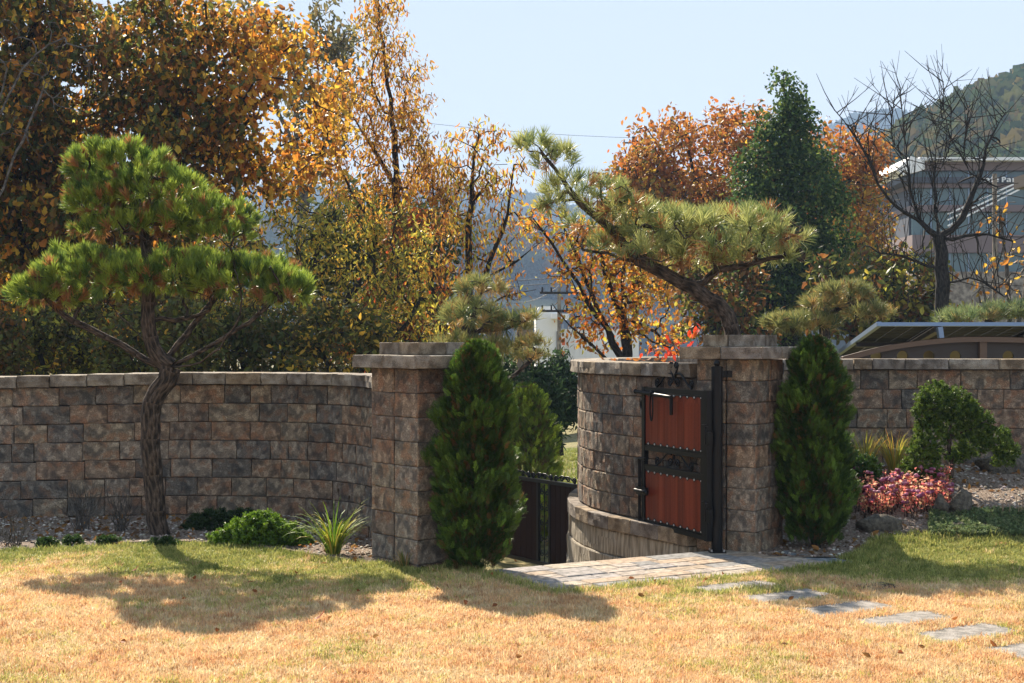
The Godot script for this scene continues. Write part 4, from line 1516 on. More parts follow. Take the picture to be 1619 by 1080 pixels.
	for k in 5:
		var cx: float = [-60, 80, 240, 400, 530][k]
		leafy("undergrowth_bush", ["dark twiggy bush behind the left wall, farthest left", "leafy brown bush behind the left wall, left of the pine trunk", "dark bush behind the wall and the pine's trunk", "tangled dark bush behind the wall, right of the pine trunk", "dark bush with yellow leaves just left of the left pillar"][k], at(cx, 760, D + k % 2), [pxline([cx, 760, cx + 5, 640, cx - 20, 560, cx - 30, 500], D + k % 2), pxline([cx, 720, cx + 40, 600, cx + 60, 520], D + k % 2), pxline([cx, 720, cx - 40, 610, cx - 70, 540], D + k % 2, 0.05)], [[cx, 560, 110, 60], [cx + 20, 510, 80, 40]], D + k % 2, 90, 0.2, 0.005, 0.06, M.bark, 24.0, 0.16, small_leaf(), M.leaf, 0.075, 0.5, palette([olive, deep, Color(0.14, 0.1, 0.03), Color(0.09, 0.08, 0.025), [brown, yell, olive, deep, gold][k]]))
	# dark stemmed cherry behind the curved wall
	D = 18.5
	leafy("cherry_tree", "cherry tree with dark forked stems and orange leaves behind the curved wall", at(985, 700, D), [pxline([985, 700, 985, 580, 975, 555, 940, 490, 900, 430, 865, 375, 840, 345], D), pxline([985, 585, 990, 530, 965, 460, 950, 400, 955, 330], D, 0.06), pxline([990, 560, 985, 500, 985, 430, 1000, 380], D, 0.12), pxline([980, 580, 940, 550, 905, 520, 870, 480], D, -0.05), pxline([975, 555, 930, 450, 900, 380, 880, 330], D, 0.1)], [[905, 400, 60, 50], [960, 400, 70, 60], [1015, 430, 50, 60], [935, 470, 60, 50], [1010, 500, 60, 40], [860, 350, 40, 30], [925, 530, 50, 25], [1040, 530, 60, 30], [980, 350, 50, 30]], D, 260, 0.22, 0.0045, 0.10, M.bark, 8.0, 0.16, small_leaf(), M.leaf, 0.07, 0.7, palette([orange, orange, gold, Color(0.55, 0.16, 0.03), brown, yell]))
	# round zelkova, orange red above
	D = 41.0
	var top := func(q: Vector3) -> Color:
		var py := (EYE - q.y) / -q.z * F + 540.0
		var t := smoothstep(250.0, 370.0, py + rnd(-50, 50) + lawn_noise.get_noise_3d(q.x * 9.0, q.y * 9.0, q.z * 9.0) * 150.0)
		return pick([Color(0.46, 0.15, 0.03), Color(0.46, 0.20, 0.04), Color(0.38, 0.16, 0.035), Color(0.28, 0.10, 0.028), Color(0.42, 0.23, 0.045)]) if rnd() > t else pick([gold, Color(0.38, 0.26, 0.05), brown, olive, Color(0.45, 0.22, 0.04)])
	leafy("zelkova_tree", "broad round tree with orange red autumn crown behind the leaning pine", at(1190, 720, D), [pxline([1190, 720, 1190, 520, 1150, 420, 1110, 320, 1090, 240], D), pxline([1190, 520, 1210, 400, 1200, 280, 1180, 200], D), pxline([1190, 540, 1270, 450, 1330, 350, 1360, 270], D), pxline([1185, 520, 1100, 440, 1020, 360, 985, 290], D), pxline([1250, 470, 1360, 430, 1400, 360], D)], [[1105, 262, 135, 88], [1020, 275, 62, 42], [1060, 320, 110, 70], [1190, 225, 85, 55], [1030, 280, 55, 40], [1300, 250, 90, 60], [1365, 280, 50, 75], [1100, 340, 130, 70], [1330, 370, 90, 100], [1060, 400, 110, 70], [1170, 430, 130, 70], [1000, 330, 40, 40], [1390, 440, 60, 60]], D, 520, 0.5, 0.014, 0.3, M.bark, 36.0, 0.55, small_leaf(), M.leaf, 0.15, 0.5, top)
	# upright green ginkgo
	D = 31.0
	leafy("ginkgo_tree", "tall pointed green tree in front of the orange crown", at(1248, 760, D), [pxline([1248, 760, 1248, 500, 1246, 300, 1241, 115], D)], [[1240, 150, 26, 42], [1240, 205, 54, 50], [1245, 265, 78, 62], [1250, 335, 104, 78], [1248, 410, 92, 70], [1230, 480, 115, 50], [1190, 440, 50, 60], [1300, 430, 50, 60]], D, 320, 0.35, 0.008, 0.2, M.bark, 62.0, 0.36, diamond(), M.thin_leaf, 0.095, 0.3, palette([Color(0.045, 0.085, 0.026), Color(0.07, 0.12, 0.032), Color(0.035, 0.068, 0.024), Color(0.15, 0.20, 0.045)]), 0.25, 0.0, 0.2)
	# bare pollarded tree at the right
	D = 22.0
	o = thing("bare_tree", "bare dark pollarded tree with long upright shoots at the right", "tree", at(1489, 760, D))
	es = [[1425, 180, 20, 60], [1500, 160, 30, 70], [1560, 250, 50, 90], [1460, 300, 60, 80], [1340, 200, 40, 60], [1600, 330, 50, 60], [1400, 420, 60, 60], [1560, 430, 70, 60], [1530, 330, 60, 80], [1430, 380, 50, 40]]
	var limbs := [pxline([1489, 760, 1490, 500, 1488, 420, 1485, 375], D), pxline([1485, 378, 1455, 345, 1440, 300, 1434, 250, 1428, 190, 1424, 140], D), pxline([1485, 375, 1478, 300, 1482, 220, 1490, 180, 1492, 130], D), pxline([1488, 380, 1525, 340, 1548, 280, 1566, 220, 1590, 175], D), pxline([1488, 385, 1540, 370, 1600, 380], D, 0.1), pxline([1470, 360, 1400, 310, 1375, 255, 1345, 205, 1320, 175], D, -0.05), pxline([1478, 280, 1500, 240, 1504, 170], D), pxline([1545, 290, 1525, 250, 1530, 170], D), pxline([1432, 250, 1410, 220, 1412, 160], D), pxline([1488, 430, 1440, 410, 1390, 400], D, 0.1), pxline([1489, 450, 1540, 440, 1590, 470], D, -0.1)]
	var up_shoots := in_ellipses(es.slice(2), D, 60)
	var fine := MB.new()
	for li in range(1, limbs.size()):
		var lp := smooth(limbs[li], 0.055)
		for i in range(2, lp.size()):
			var dir := (Vector3.UP * rnd(0.2, 1.0) + ball_point() * 0.9).normalized()
			var l := rnd(0.25, 1.0)
			var bow := ball_point() * 0.12 * l + Vector3.UP * 0.08 * l
			var pts := PackedVector3Array([lp[i], lp[i] + dir * l * 0.5 + bow * 0.3, lp[i] + dir * l + bow])
			fine.tube(pts, PackedFloat32Array([0.009, 0.006, 0.003]), 4, 0.0, false)
			for k in rng.randi() % 4:
				var t := rnd(0.3, 0.9)
				var s := lp[i] + dir * l * t + bow * t * t
				var d2 := (dir + ball_point() * 0.8).normalized() * rnd(0.12, 0.4)
				fine.tube(PackedVector3Array([s, s + d2]), PackedFloat32Array([0.005, 0.0025]), 3, 0.0, false)
	world_part("shoots", fine.done(), M.bark, o).set_meta("kind", "stuff")
	skeleton(limbs, up_shoots, 0.24, 0.3, 0.2)
	grow(o, M.bark, 0.006, 0.105, 0.03, 0.1)
	# bare twiggy bush with some orange leaves, far right
	D = 26.0
	leafy("twiggy_bush", "twiggy bush with a few orange leaves at the far right edge", at(1600, 760, D), [pxline([1600, 760, 1598, 520, 1590, 420, 1580, 330], D), pxline([1600, 560, 1630, 420, 1650, 330], D), pxline([1598, 560, 1560, 480, 1550, 420], D)], [[1590, 400, 50, 90], [1560, 460, 50, 40], [1640, 420, 60, 100]], D, 110, 0.35, 0.007, 0.07, M.grey_bark, 0.8, 0.15, small_leaf(), M.leaf, 0.12, 0.6, palette([orange, gold, brown]))
	# dim shrubs that close the view under the ginkgo and bare tree
	D = 27.0
	for k in 3:
		var cx: float = [1430, 1350, 1130][k]
		leafy("shrub", ["yellow leaved dark shrub under the bare tree", "dark olive shrub between the pointed green tree and the bare tree", "dark brown shrub behind the leaning pine's trunk"][k], at(cx, 780, D + k), [pxline([cx, 780, cx, 560, cx - 15, 460], D + k), pxline([cx, 640, cx + 50, 500, cx + 60, 440], D + k)], [[cx, 450, 75, 60], [cx + 20, 510, 90, 40]], D + k, 100, 0.32, 0.008, 0.09, M.bark, 14.0, 0.3, small_leaf(), M.leaf, 0.15, 0.5, palette([[yell, olive, brown][k], olive, deep, brown]))
	# red leaved sprigs growing in the curved wall's planter
	D = 13.4
	leafy("red_leaved_shrub", "low shrub with scarlet leaves inside the curved wall's top", at(1075, 600, D), [pxline([1075, 600, 1072, 565, 1060, 535], D), pxline([1078, 600, 1100, 560, 1110, 530], D), pxline([1072, 600, 1045, 572, 1030, 550], D)], [[1065, 545, 45, 20, 0, 0.3], [1100, 535, 25, 15, 0, 0.3], [1035, 555, 30, 12, 0, 0.3]], D, 26, 0.1, 0.003, 0.008, M.grey_bark, 1.2, 0.05, small_leaf(), M.leaf, 0.065, 0.9, palette([Color(0.62, 0.06, 0.02), Color(0.6, 0.16, 0.03), Color(0.5, 0.05, 0.03)]))
	# round conifer and hedge bushes in the lower garden
	for k in 3:
		var q: Array = [[845, 640, 44, 70, 20.5], [886, 622, 34, 62, 24.0], [760, 610, 60, 70, 23.0]][k]
		leafy("garden_bush", ["rounded blue green bush beyond the small sunlit arborvitae", "dark hedge bush left of the curved wall, over the lower lawn", "dark bush in the lower garden behind the left pillar"][k], at(q[0], 720, q[4]), [pxline([q[0], 720, q[0], q[1] - 20], q[4])], [[q[0], q[1], q[2], q[3]]], q[4], 90, 0.22, 0.006, 0.06, M.bark, 26.0, 0.18, slim_leaf(), M.thin_leaf, 0.11, 0.0, palette([Color(0.04, 0.075, 0.03), Color(0.06, 0.10, 0.035), Color(0.03, 0.05, 0.02)]))


# ------------------------------------------------------------------ grass
func blade_tuft(k: int, spread: float, h: float, w: float, lean: float, sd: int) -> ArrayMesh:
	var b := MB.new()
	var rg := RandomNumberGenerator.new()
	rg.seed = sd
	for i in k:
		var an := rg.randf() * TAU
		var o := Vector3(cos(an), 0, sin(an)) * spread * sqrt(rg.randf())
		var la := rg.randf() * TAU
		var l := Vector3(cos(la), 0, sin(la)) * lean * rg.randf()
		var hh := h * rg.randf_range(0.55, 1.15)
		var side := Vector3(rg.randf_range(-1, 1), 0, rg.randf_range(-1, 1)).normalized()
		var k1 := rg.randf_range(0.62, 1.3)
		b.tint = Color(k1, k1 * rg.randf_range(0.9, 1.08), k1 * rg.randf_range(0.85, 1.1))
		b.ribbon(PackedVector3Array([o, o + l * hh * 0.4 + Vector3.UP * hh * 0.6, o + l * hh + Vector3.UP * hh * rg.randf_range(0.75, 1.0)]), PackedFloat32Array([w, w * 0.8, 0.0]), side)
	return b.done(false, true)

func bare_here(p: Vector2) -> bool:
	if Geometry2D.is_point_in_polygon(p, left_bed) or Geometry2D.is_point_in_polygon(p, right_bed):
		return true
	var q := pave_local(p)
	if q.x > -0.02 and q.x < PAVE_L + 0.01 and q.y > -0.4 and q.y < PAVE_W + 0.01:
		return true
	for s: Array in stones:
		var e: Vector2 = (p - s[0])
		var r := e.rotated(-s[1])
		if absf(r.x) < 0.285 and absf(r.y) < 0.125:
			return true
	return not on_terrace(p.x, p.y)

func build_lawn() -> void:
	var patch := FastNoiseLite.new()
	patch.seed = 5
	patch.frequency = 0.55
	patch.fractal_octaves = 3
	var fine := FastNoiseLite.new()
	fine.seed = 8
	fine.frequency = 3.0
	var tan := Color(0.82, 0.535, 0.275)
	var straw := Color(0.85, 0.68, 0.40)
	var rusty := Color(0.52, 0.22, 0.09)
	var lime := Color(0.66, 0.60, 0.20)
	var green := Color(0.17, 0.22, 0.045)
	var sets := [[], [], []]
	var cols := [PackedColorArray(), PackedColorArray(), PackedColorArray()]
	var kinds := [blade_tuft(10, 0.026, 0.038, 0.0052, 1.0, 1), blade_tuft(10, 0.026, 0.044, 0.0050, 0.8, 2), blade_tuft(10, 0.022, 0.06, 0.0048, 0.8, 3)]
	var d := 5.6
	while d < 11.2:
		var half := d * 0.36 + 0.9
		var sp := 0.0165 + 0.0006 * d
		var x := -half
		while x < half:
			x += sp
			var p := Vector2(x + rnd(-0.6, 0.6) * sp, d + rnd(-0.6, 0.6) * sp)
			if bare_here(p):
				continue
			var edge := 0.0
			if d > 8.6 and (bare_here(p + Vector2(0, 0.16)) or bare_here(p + Vector2(-0.14, 0)) or bare_here(p + Vector2(0.14, 0.05))):
				edge = 1.0
			var n := patch.get_noise_2d(p.x, p.y)
			var g := smoothstep(8.6, 10.0, d + n * 1.2 + smoothstep(0.5, 3.0, x) * 0.55 - smoothstep(0.9, -1.0, absf(x - 0.4) - 0.6) * 0.3)
			g = maxf(g, smoothstep(0.1, 0.6, n) * 0.45)
			g = maxf(g, edge * 0.75)
			g += fine.get_noise_2d(p.x, p.y) * 0.25
			var c := tan.lerp(straw, clampf(0.5 + fine.get_noise_2d(p.x + 40.0, p.y) * 1.2 + (rnd() - 0.5) * 0.8, 0.0, 1.0))
			if rnd() < 0.10 + patch.get_noise_2d(p.x * 2.0 + 31.0, p.y * 2.0) * 0.4:
				c = c.lerp(rusty, rnd(0.3, 0.9))
			if rnd() < g + 0.04:
				c = lime.lerp(green, clampf(g * 0.7 + rnd(-0.5, 0.35), 0.0, 1.0))
			c *= rnd(0.85, 1.15)
			var k := 2 if edge > 0.0 and rnd() < 0.55 else rng.randi() % 2
			sets[k].append(Transform3D(Basis(Vector3.UP, rnd(0, TAU)).scaled_local(Vector3.ONE * rnd(0.75, 1.15) * (1.0 + 0.45 * fine.get_noise_2d(p.x * 1.7 + 9.0, p.y * 1.7))), Vector3(p.x, ground(p.x, p.y) - 0.003, -p.y)))
			cols[k].append(c)
		d += sp
	var o := thing("lawn_grass", "short tan and yellow green lawn grass before the walls", "grass")
	o.set_meta("kind", "stuff")
	for k in 3:
		many("grass", kinds[k], M.grass, sets[k], cols[k], o)
	# grass on the lower garden seen through the gateway
	var xs := []
	var cs := PackedColorArray()
	for i in 9000:
		var dd := rnd(19.0, 42.0)
		var xx := rnd(-0.12, 0.25) * dd
		xs.append(Transform3D(Basis(Vector3.UP, rnd(0, TAU)).scaled_local(Vector3.ONE * rnd(2.5, 4.0)), Vector3(xx, low_ground(xx, dd), -dd)))
		cs.append(mixc(Color(0.36, 0.36, 0.10), Color(0.20, 0.26, 0.05), rnd()))
	var low := many("lower_lawn_grass", kinds[0], M.grass, xs, cs, self)
	tag(low, "sunlit green and yellow grass of the lower garden seen through the gateway", "grass")
	# fallen leaves on the lawn
	var leaf := leaf_shape([[0.0, 0.02], [0.25, 0.2], [0.5, 0.3], [0.8, 0.2], [1.0, 0.0]], 0.45, 0.5)
	var spots := [[496, 990, 0.075, "large rust red fallen leaf on the lawn below the pine's shadow", 0.30], [208, 912, 0.06, "small red brown fallen leaf on the lawn nearest the left bed", 0.35], [175, 909, 0.045, "tiny dark fallen leaf on the lawn left of the pine's shadow", 0.12]]
	for s: Array in spots:
		var p := on_lawn(s[0], s[1])
		var m := solid_leaf(Color(s[4], s[4] * 0.22, s[4] * 0.07) * 0.6, 0.25)
		var f := part("fallen_leaf", leaf, m, self, Transform3D(Basis(Vector3.UP, rnd(0, TAU)) * Basis(Vector3.RIGHT, 1.3).scaled_local(Vector3.ONE * float(s[2])), p + Vector3(0, 0.04, 0)))
		tag(f, s[3], "fallen leaf", "fallen leaves on the lawn")


# ------------------------------------------------------------------ small plants and stones
func arching_blades(o: Node3D, n: int, len: float, w: float, m: Material, open: float, cols: Array) -> void:
	var b := MB.new()
	for i in n:
		var an := rnd(0, TAU)
		var outw := Vector3(cos(an), 0, sin(an))
		var side := outw.cross(Vector3.UP)
		var p := outw * rnd(0, 0.05)
		var pts := PackedVector3Array([p])
		var ws := PackedFloat32Array([w * 0.7])
		var l := len * rnd(0.55, 1.1)
		var tilt := open * rnd(0.15, 1.0)
		var bend := rnd(0.5, 1.5) * open
		for k in 7:
			var t := (k + 1) / 7.0
			var a := tilt * 0.5 + bend * t * t
			p += (outw * sin(a) + Vector3.UP * cos(a)) * l / 7.0
			pts.append(p)
			ws.append(w * (1.0 - 0.85 * t * t) if k < 6 else 0.0)
		b.tint = pick(cols)
		b.ribbon(pts, ws, (side + Vector3.UP * 0.15 + outw * 0.2).normalized())
	part("foliage", b.done(false, true), m, o)

func sprig(sd: int) -> ArrayMesh:      # short bushy shoot tip, for junipers and dwarf conifers
	var b := MB.new()
	var rg := RandomNumberGenerator.new()
	rg.seed = sd
	for i in 26:
		var an := rg.randf() * TAU
		var t := rg.randf()
		var d := Vector3(cos(an), rg.randf_range(0.3, 1.4), sin(an)).normalized()
		var o := Vector3(0, t * 0.65, 0)
		var k := rg.randf_range(0.8, 1.25)
		b.tint = Color(k, k, k)
		var s := d.cross(Vector3(rg.randf_range(-1, 1), rg.randf_range(-1, 1), rg.randf_range(-1, 1))).normalized()
		b.ribbon(PackedVector3Array([o, o + d * 0.24, o + d * 0.42]), PackedFloat32Array([0.10, 0.10, 0.0]), s)
	return b.done(false, true)

# a bush of many shoot tips over lumps given in the photo's pixels
func tip_bush(o: Node3D, es: Array, d: float, n: int, size: float, pal: Array, m: Material, inner := 0.25) -> void:
	var total := 0.0
	for e: Array in es:
		total += e[2] * e[3]
	var sets := [[], []]
	var cols := [PackedColorArray(), PackedColorArray()]
	for e: Array in es:
		var dd: float = d + (e[4] if e.size() > 4 else 0.0)
		var c := at(e[0], e[1], dd)
		var r := Vector3(e[2] / F * dd, e[3] / F * dd, (e[5] if e.size() > 5 else 0.5 * (e[2] + e[3]) / F * dd))
		for i in int(n * e[2] * e[3] / total):
			var p := ball_point().normalized()
			var lump := 1.0 + 0.12 * sin(p.x * 9.0 + e[0]) * sin(p.y * 8.0) + 0.1 * sin(p.z * 11.0 + p.y * 5.0)
			var deep := 1.0 - rnd(0, 1) * rnd(0, 1) * inner * 2.0
			var q := c + p * r * lump * deep
			var dir := (p + Vector3.UP * 0.45 + ball_point() * 0.5).normalized()
			var k := rng.randi() % 2
			var s := size * rnd(0.7, 1.25)
			sets[k].append(Transform3D(facing(dir, rnd(0, TAU), s), q - dir * s * 0.4))
			cols[k].append(mixc(pal[0], pal[1], rnd()) if rnd() > 0.03 else pal[0] * 0.6)
	for k in 2:
		if sets[k].size():
			many("foliage", sprig(60 + k), m, sets[k], cols[k], o)

func rock(label: String, p: Vector3, s: Vector3, sd: int, turn := 0.0) -> void:
	var b := MB.new()
	b.ball(Vector3.ZERO, Vector3.ONE, 22, 14)
	var f := FastNoiseLite.new()
	f.seed = sd
	f.frequency = 0.9
	f.fractal_octaves = 4
	for i in b.v.size():
		var q := b.v[i]
		var k := 1.0 + f.get_noise_3d(q.x, q.y, q.z) * 0.55
		q *= k
		# a few broken flats
		for w in 4:
			var pl := Vector3(sin(sd + w * 2.1), cos(sd * 1.7 + w) * 0.7 + 0.3, sin(sd * 0.6 + w * 4.0)).normalized()
			var over := q.dot(pl) - 0.72
			if over > 0.0:
				q -= pl * over * 0.85
		b.v[i] = q * s
	var st := SurfaceTool.new()
	st.begin(Mesh.PRIMITIVE_TRIANGLES)
	for i in b.ix:
		st.add_vertex(b.v[i])
	st.index()
	st.generate_normals()
	var o := part("rock", st.commit(), M.rock, self, Transform3D(Basis(Vector3.UP, turn), p + Vector3(0, s.y * 0.35, 0)))
	tag(o, label, "rock", "rocks in the right bed")

func dry_twigs(label: String, p: Vector3, h: float, n: int, w: float) -> void:
	var o := thing("dry_shrub", label, "shrub", p, 0.0, "dry twiggy shrubs before the left wall")
	var b := MB.new()
	for i in n:
		var q := Vector3(rnd(-0.05, 0.05), -0.01, rnd(-0.05, 0.05))
		var pts := PackedVector3Array([q])
		var r := PackedFloat32Array([0.0035])
		var dir := Vector3(rnd(-0.6, 0.6), 1.0, rnd(-0.5, 0.5)).normalized()
		for k in 6:
			dir = (dir + ball_point() * 0.28).normalized()
			q += dir * h / 6.0 * rnd(0.8, 1.2)
			pts.append(q)
			r.append(0.0035 * (1.0 - k / 7.0))
			if rnd() < 0.7:
				var e := (dir + ball_point() * 0.8).normalized() * rnd(0.05, 0.14) * w
				b.tube(PackedVector3Array([q, q + e * 0.6, q + e + Vector3(0, 0.02, 0)]), PackedFloat32Array([0.002, 0.0015, 0.001]), 3, 0.0, false)
		b.tube(pts, r, 4, 0.0, false)
	part("stems", b.done(), M.grey_bark, o)

func build_small_plants() -> void:
	var lp := func(px: float, py: float) -> Vector3: return on_lawn(px, py) + Vector3(0, 0.01, 0)
	# left bed
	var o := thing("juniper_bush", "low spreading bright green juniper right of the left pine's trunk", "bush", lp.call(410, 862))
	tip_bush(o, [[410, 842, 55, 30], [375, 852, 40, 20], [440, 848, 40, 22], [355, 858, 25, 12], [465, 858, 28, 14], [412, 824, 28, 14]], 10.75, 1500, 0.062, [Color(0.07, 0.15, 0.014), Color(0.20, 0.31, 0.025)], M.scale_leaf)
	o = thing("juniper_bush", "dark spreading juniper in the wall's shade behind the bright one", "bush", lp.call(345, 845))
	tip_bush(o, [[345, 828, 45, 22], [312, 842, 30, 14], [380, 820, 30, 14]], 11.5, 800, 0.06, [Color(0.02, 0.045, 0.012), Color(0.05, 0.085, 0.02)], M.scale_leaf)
	for k in 4:
		var q: Array = [[75, 860, 15, 9], [115, 857, 15, 10], [170, 858, 18, 10], [258, 860, 28, 9]][k]
		o = thing("low_juniper", ["tiny dark juniper at the lawn's edge, leftmost of its row", "small dark juniper at the lawn's edge, second from the left in its row", "small dark juniper at the lawn's edge, just left of the pine trunk", "small dark juniper at the very foot of the left pine's trunk"][k], "bush", lp.call(q[0], q[1] + 8.0), 0.0, "small junipers along the left bed's edge")
		tip_bush(o, [[q[0], q[1], q[2], q[3]]], EYE * F / (q[1] + 6.0 - 540.0), 130, 0.05, [Color(0.025, 0.055, 0.012), Color(0.06, 0.11, 0.02)], M.scale_leaf)
	o = thing("daylily_clump", "clump of long arching green blades left of the left pillar", "grass clump", lp.call(527, 879))
	arching_blades(o, 130, 0.44, 0.013, M.grass, 1.15, [Color(0.16, 0.25, 0.025), Color(0.24, 0.30, 0.03), Color(0.11, 0.18, 0.02), Color(0.42, 0.36, 0.06)])
	var b := MB.new()
	for k in 3:
		b.tube(PackedVector3Array([Vector3(0.01 * k, 0, 0), Vector3(0.05 + 0.05 * k, 0.3, -0.02), Vector3(0.03 + 0.08 * k, 0.46 - 0.05 * k, -0.04)]), PackedFloat32Array([0.003, 0.0025, 0.002]), 4)
		b.ball(Vector3(0.03 + 0.08 * k, 0.46 - 0.05 * k, -0.04), Vector3(0.006, 0.015, 0.006), 6, 4)
	part("dry_stalks", b.done(), M.pine_bark, o)
	dry_twigs("dry twiggy shrub before the left wall, farther from the pine trunk", lp.call(130, 842), 0.32, 22, 1.3)
	dry_twigs("dry twiggy shrub before the left wall, close beside the pine trunk", lp.call(192, 842), 0.30, 18, 1.2)
	dry_twigs("pale dry stalks at the far left edge of the lawn", lp.call(22, 866), 0.26, 24, 0.4)
	# tuft at the foot of the left pillar
	o = thing("grass_tuft", "small tuft of long dry grass against the left pillar's foot", "grass clump", lp.call(640, 900))
	arching_blades(o, 60, 0.17, 0.005, M.grass, 0.9, [Color(0.24, 0.24, 0.06), Color(0.5, 0.3, 0.12), Color(0.14, 0.16, 0.04)])
	# right bed
	for k in 2:
		var q: Array = [[1415, 757, 0.44], [1368, 762, 0.44]][k]
		o = thing("ornamental_grass", ["golden clump of fine ornamental grass in front of the right wall", "greenish gold grass clump half hidden by the right arborvitae"][k], "grass clump", xz(q[0], 12.15, ground(xz(q[0], 12.15).x, 12.15)))
		arching_blades(o, 190, q[2], 0.006, M.grass, 0.85, [Color(0.50, 0.36, 0.05), Color(0.42, 0.40, 0.07), Color(0.28, 0.32, 0.05), Color(0.55, 0.30, 0.06)])
	o = thing("round_bush", "round dark green bush between the right arborvitae and the pink flowers", "bush", lp.call(1368, 800))
	tip_bush(o, [[1362, 748, 32, 32], [1350, 770, 24, 24]], 11.7, 520, 0.06, [Color(0.03, 0.07, 0.012), Color(0.08, 0.14, 0.02)], M.scale_leaf)
	# dwarf conifer
	var D := 11.75
	o = thing("dwarf_conifer", "irregular dwarf conifer with dense green clouds and a crooked bare stem", "conifer", lp.call(1500, 806))
	skeleton([pxline([1500, 808, 1497, 770, 1506, 735, 1500, 700, 1505, 670, 1490, 640], D), pxline([1503, 720, 1470, 715, 1450, 730], D), pxline([1502, 690, 1540, 680, 1570, 695, 1600, 712], D)], in_ellipses([[1490, 640, 40, 30], [1465, 700, 30, 40], [1550, 670, 40, 30]], D, 26), 0.08, 0.2, 0.3)
	grow(o, M.pine_bark, 0.003, 0.022, 0.02)
	var pal := [Color(0.045, 0.09, 0.014), Color(0.17, 0.24, 0.03)]
	tip_bush(o, [[1480, 632, 28, 28], [1508, 640, 28, 26], [1462, 650, 18, 24], [1470, 692, 24, 36], [1458, 728, 26, 34], [1445, 752, 26, 20], [1478, 760, 24, 26], [1500, 670, 22, 24], [1530, 655, 20, 24], [1548, 672, 22, 26], [1540, 700, 26, 20], [1575, 695, 24, 20], [1592, 712, 20, 14], [1520, 715, 16, 12], [1585, 728, 18, 10], [1508, 722, 12, 12]], D, 3600, 0.05, pal, M.scale_leaf)
	# sedum patch
	o = thing("flower_patch", "patch of pink headed flowers with red leaves before the golden grass", "flowers", lp.call(1425, 812))
	var stems := MB.new()
	var lx := []
	var lc := PackedColorArray()
	var hx := []
	var hc := PackedColorArray()
	for i in 240:
		var px := rnd(1350, 1502)
		var py := rnd(782, 824) - (8.0 if px > 1450 else 0.0)
		var p: Vector3 = lp.call(px, py)
		var h := rnd(0.12, 0.22)
		var q := p + Vector3(rnd(-0.04, 0.04), h, rnd(-0.04, 0.04))
		stems.tube(PackedVector3Array([p, q]), PackedFloat32Array([0.003, 0.002]), 3, 0.0, false)
		for k in 11:
			var t := rnd(0.25, 1.0)
			var an := rnd(0, TAU)
			lx.append(Transform3D(facing(Vector3(cos(an), rnd(0.1, 0.9), sin(an)), rnd(0, TAU), rnd(0.022, 0.04)), p.lerp(q, t)))
			lc.append(pick([Color(0.80, 0.27, 0.20), Color(0.85, 0.42, 0.28), Color(0.72, 0.18, 0.17), Color(0.8, 0.52, 0.28)]))
		if rnd() < 0.3:
			for k in 4:
				hx.append(Transform3D(Basis().scaled_local(Vector3.ONE * rnd(0.011, 0.02)), q + ball_point() * Vector3(0.024, 0.010, 0.024)))
				hc.append(pick([Color(0.46, 0.17, 0.27), Color(0.55, 0.25, 0.34), Color(0.34, 0.10, 0.20)]))
	world_part("stems", stems.done(), M.pine_bark, o).set_meta("kind", "stuff")
	many("leaves", small_leaf(), M.leaf, lx, lc, o)
	var hb := MB.new()
	hb.ball(Vector3.ZERO, Vector3(1, 0.75, 1), 7, 5)
	many("flower_heads", hb.done(), M.leaf, hx, hc, o)
	# ground cover at the right
	var gx := []
	var gc := PackedColorArray()
	for i in 5200:
		var p: Vector3 = lp.call(rnd(1470, 1720), rnd(813, 852))
		if p.z > -10.7 or p.z < -12.0 or lawn_noise.get_noise_2d(p.x * 40.0, p.z * 40.0) < -0.25:
			continue
		gx.append(Transform3D(facing(Vector3.UP + ball_point() * 0.7, rnd(0, TAU), rnd(0.025, 0.05)), p + Vector3(0, rnd(-0.005, 0.02), 0)))
		gc.append(pick([Color(0.15, 0.20, 0.08), Color(0.22, 0.27, 0.12), Color(0.09, 0.13, 0.05)]))
	var gcov := many("ground_cover", sprig(77), M.scale_leaf, gx, gc, self)
	tag(gcov, "grey green creeping ground cover at the right end of the bed", "ground cover")
	rock("flat dark rock at the bed's edge under the pink flowers", lp.call(1390, 838), Vector3(0.19, 0.085, 0.12), 3)
	rock("knobbly brown rock left of the dwarf conifer's stem, beside the pink flowers", lp.call(1487, 812), Vector3(0.085, 0.10, 0.08), 7, 0.4)
	rock("taller stump like brown rock below the dwarf conifer's stem", lp.call(1520, 812), Vector3(0.10, 0.13, 0.09), 12, 1.3)
	rock("big dark rock against the right wall at the photo's edge", xz(1592, 12.3, 0.40), Vector3(0.28, 0.16, 0.16), 18)
	rock("small low rock among the ground cover at the lawn's edge", lp.call(1515, 838), Vector3(0.07, 0.035, 0.05), 23)
	# pebbles and dry leaves lying on the beds
	var px2 := []
	var pc := PackedColorArray()
	var dx := []
	var dc := PackedColorArray()
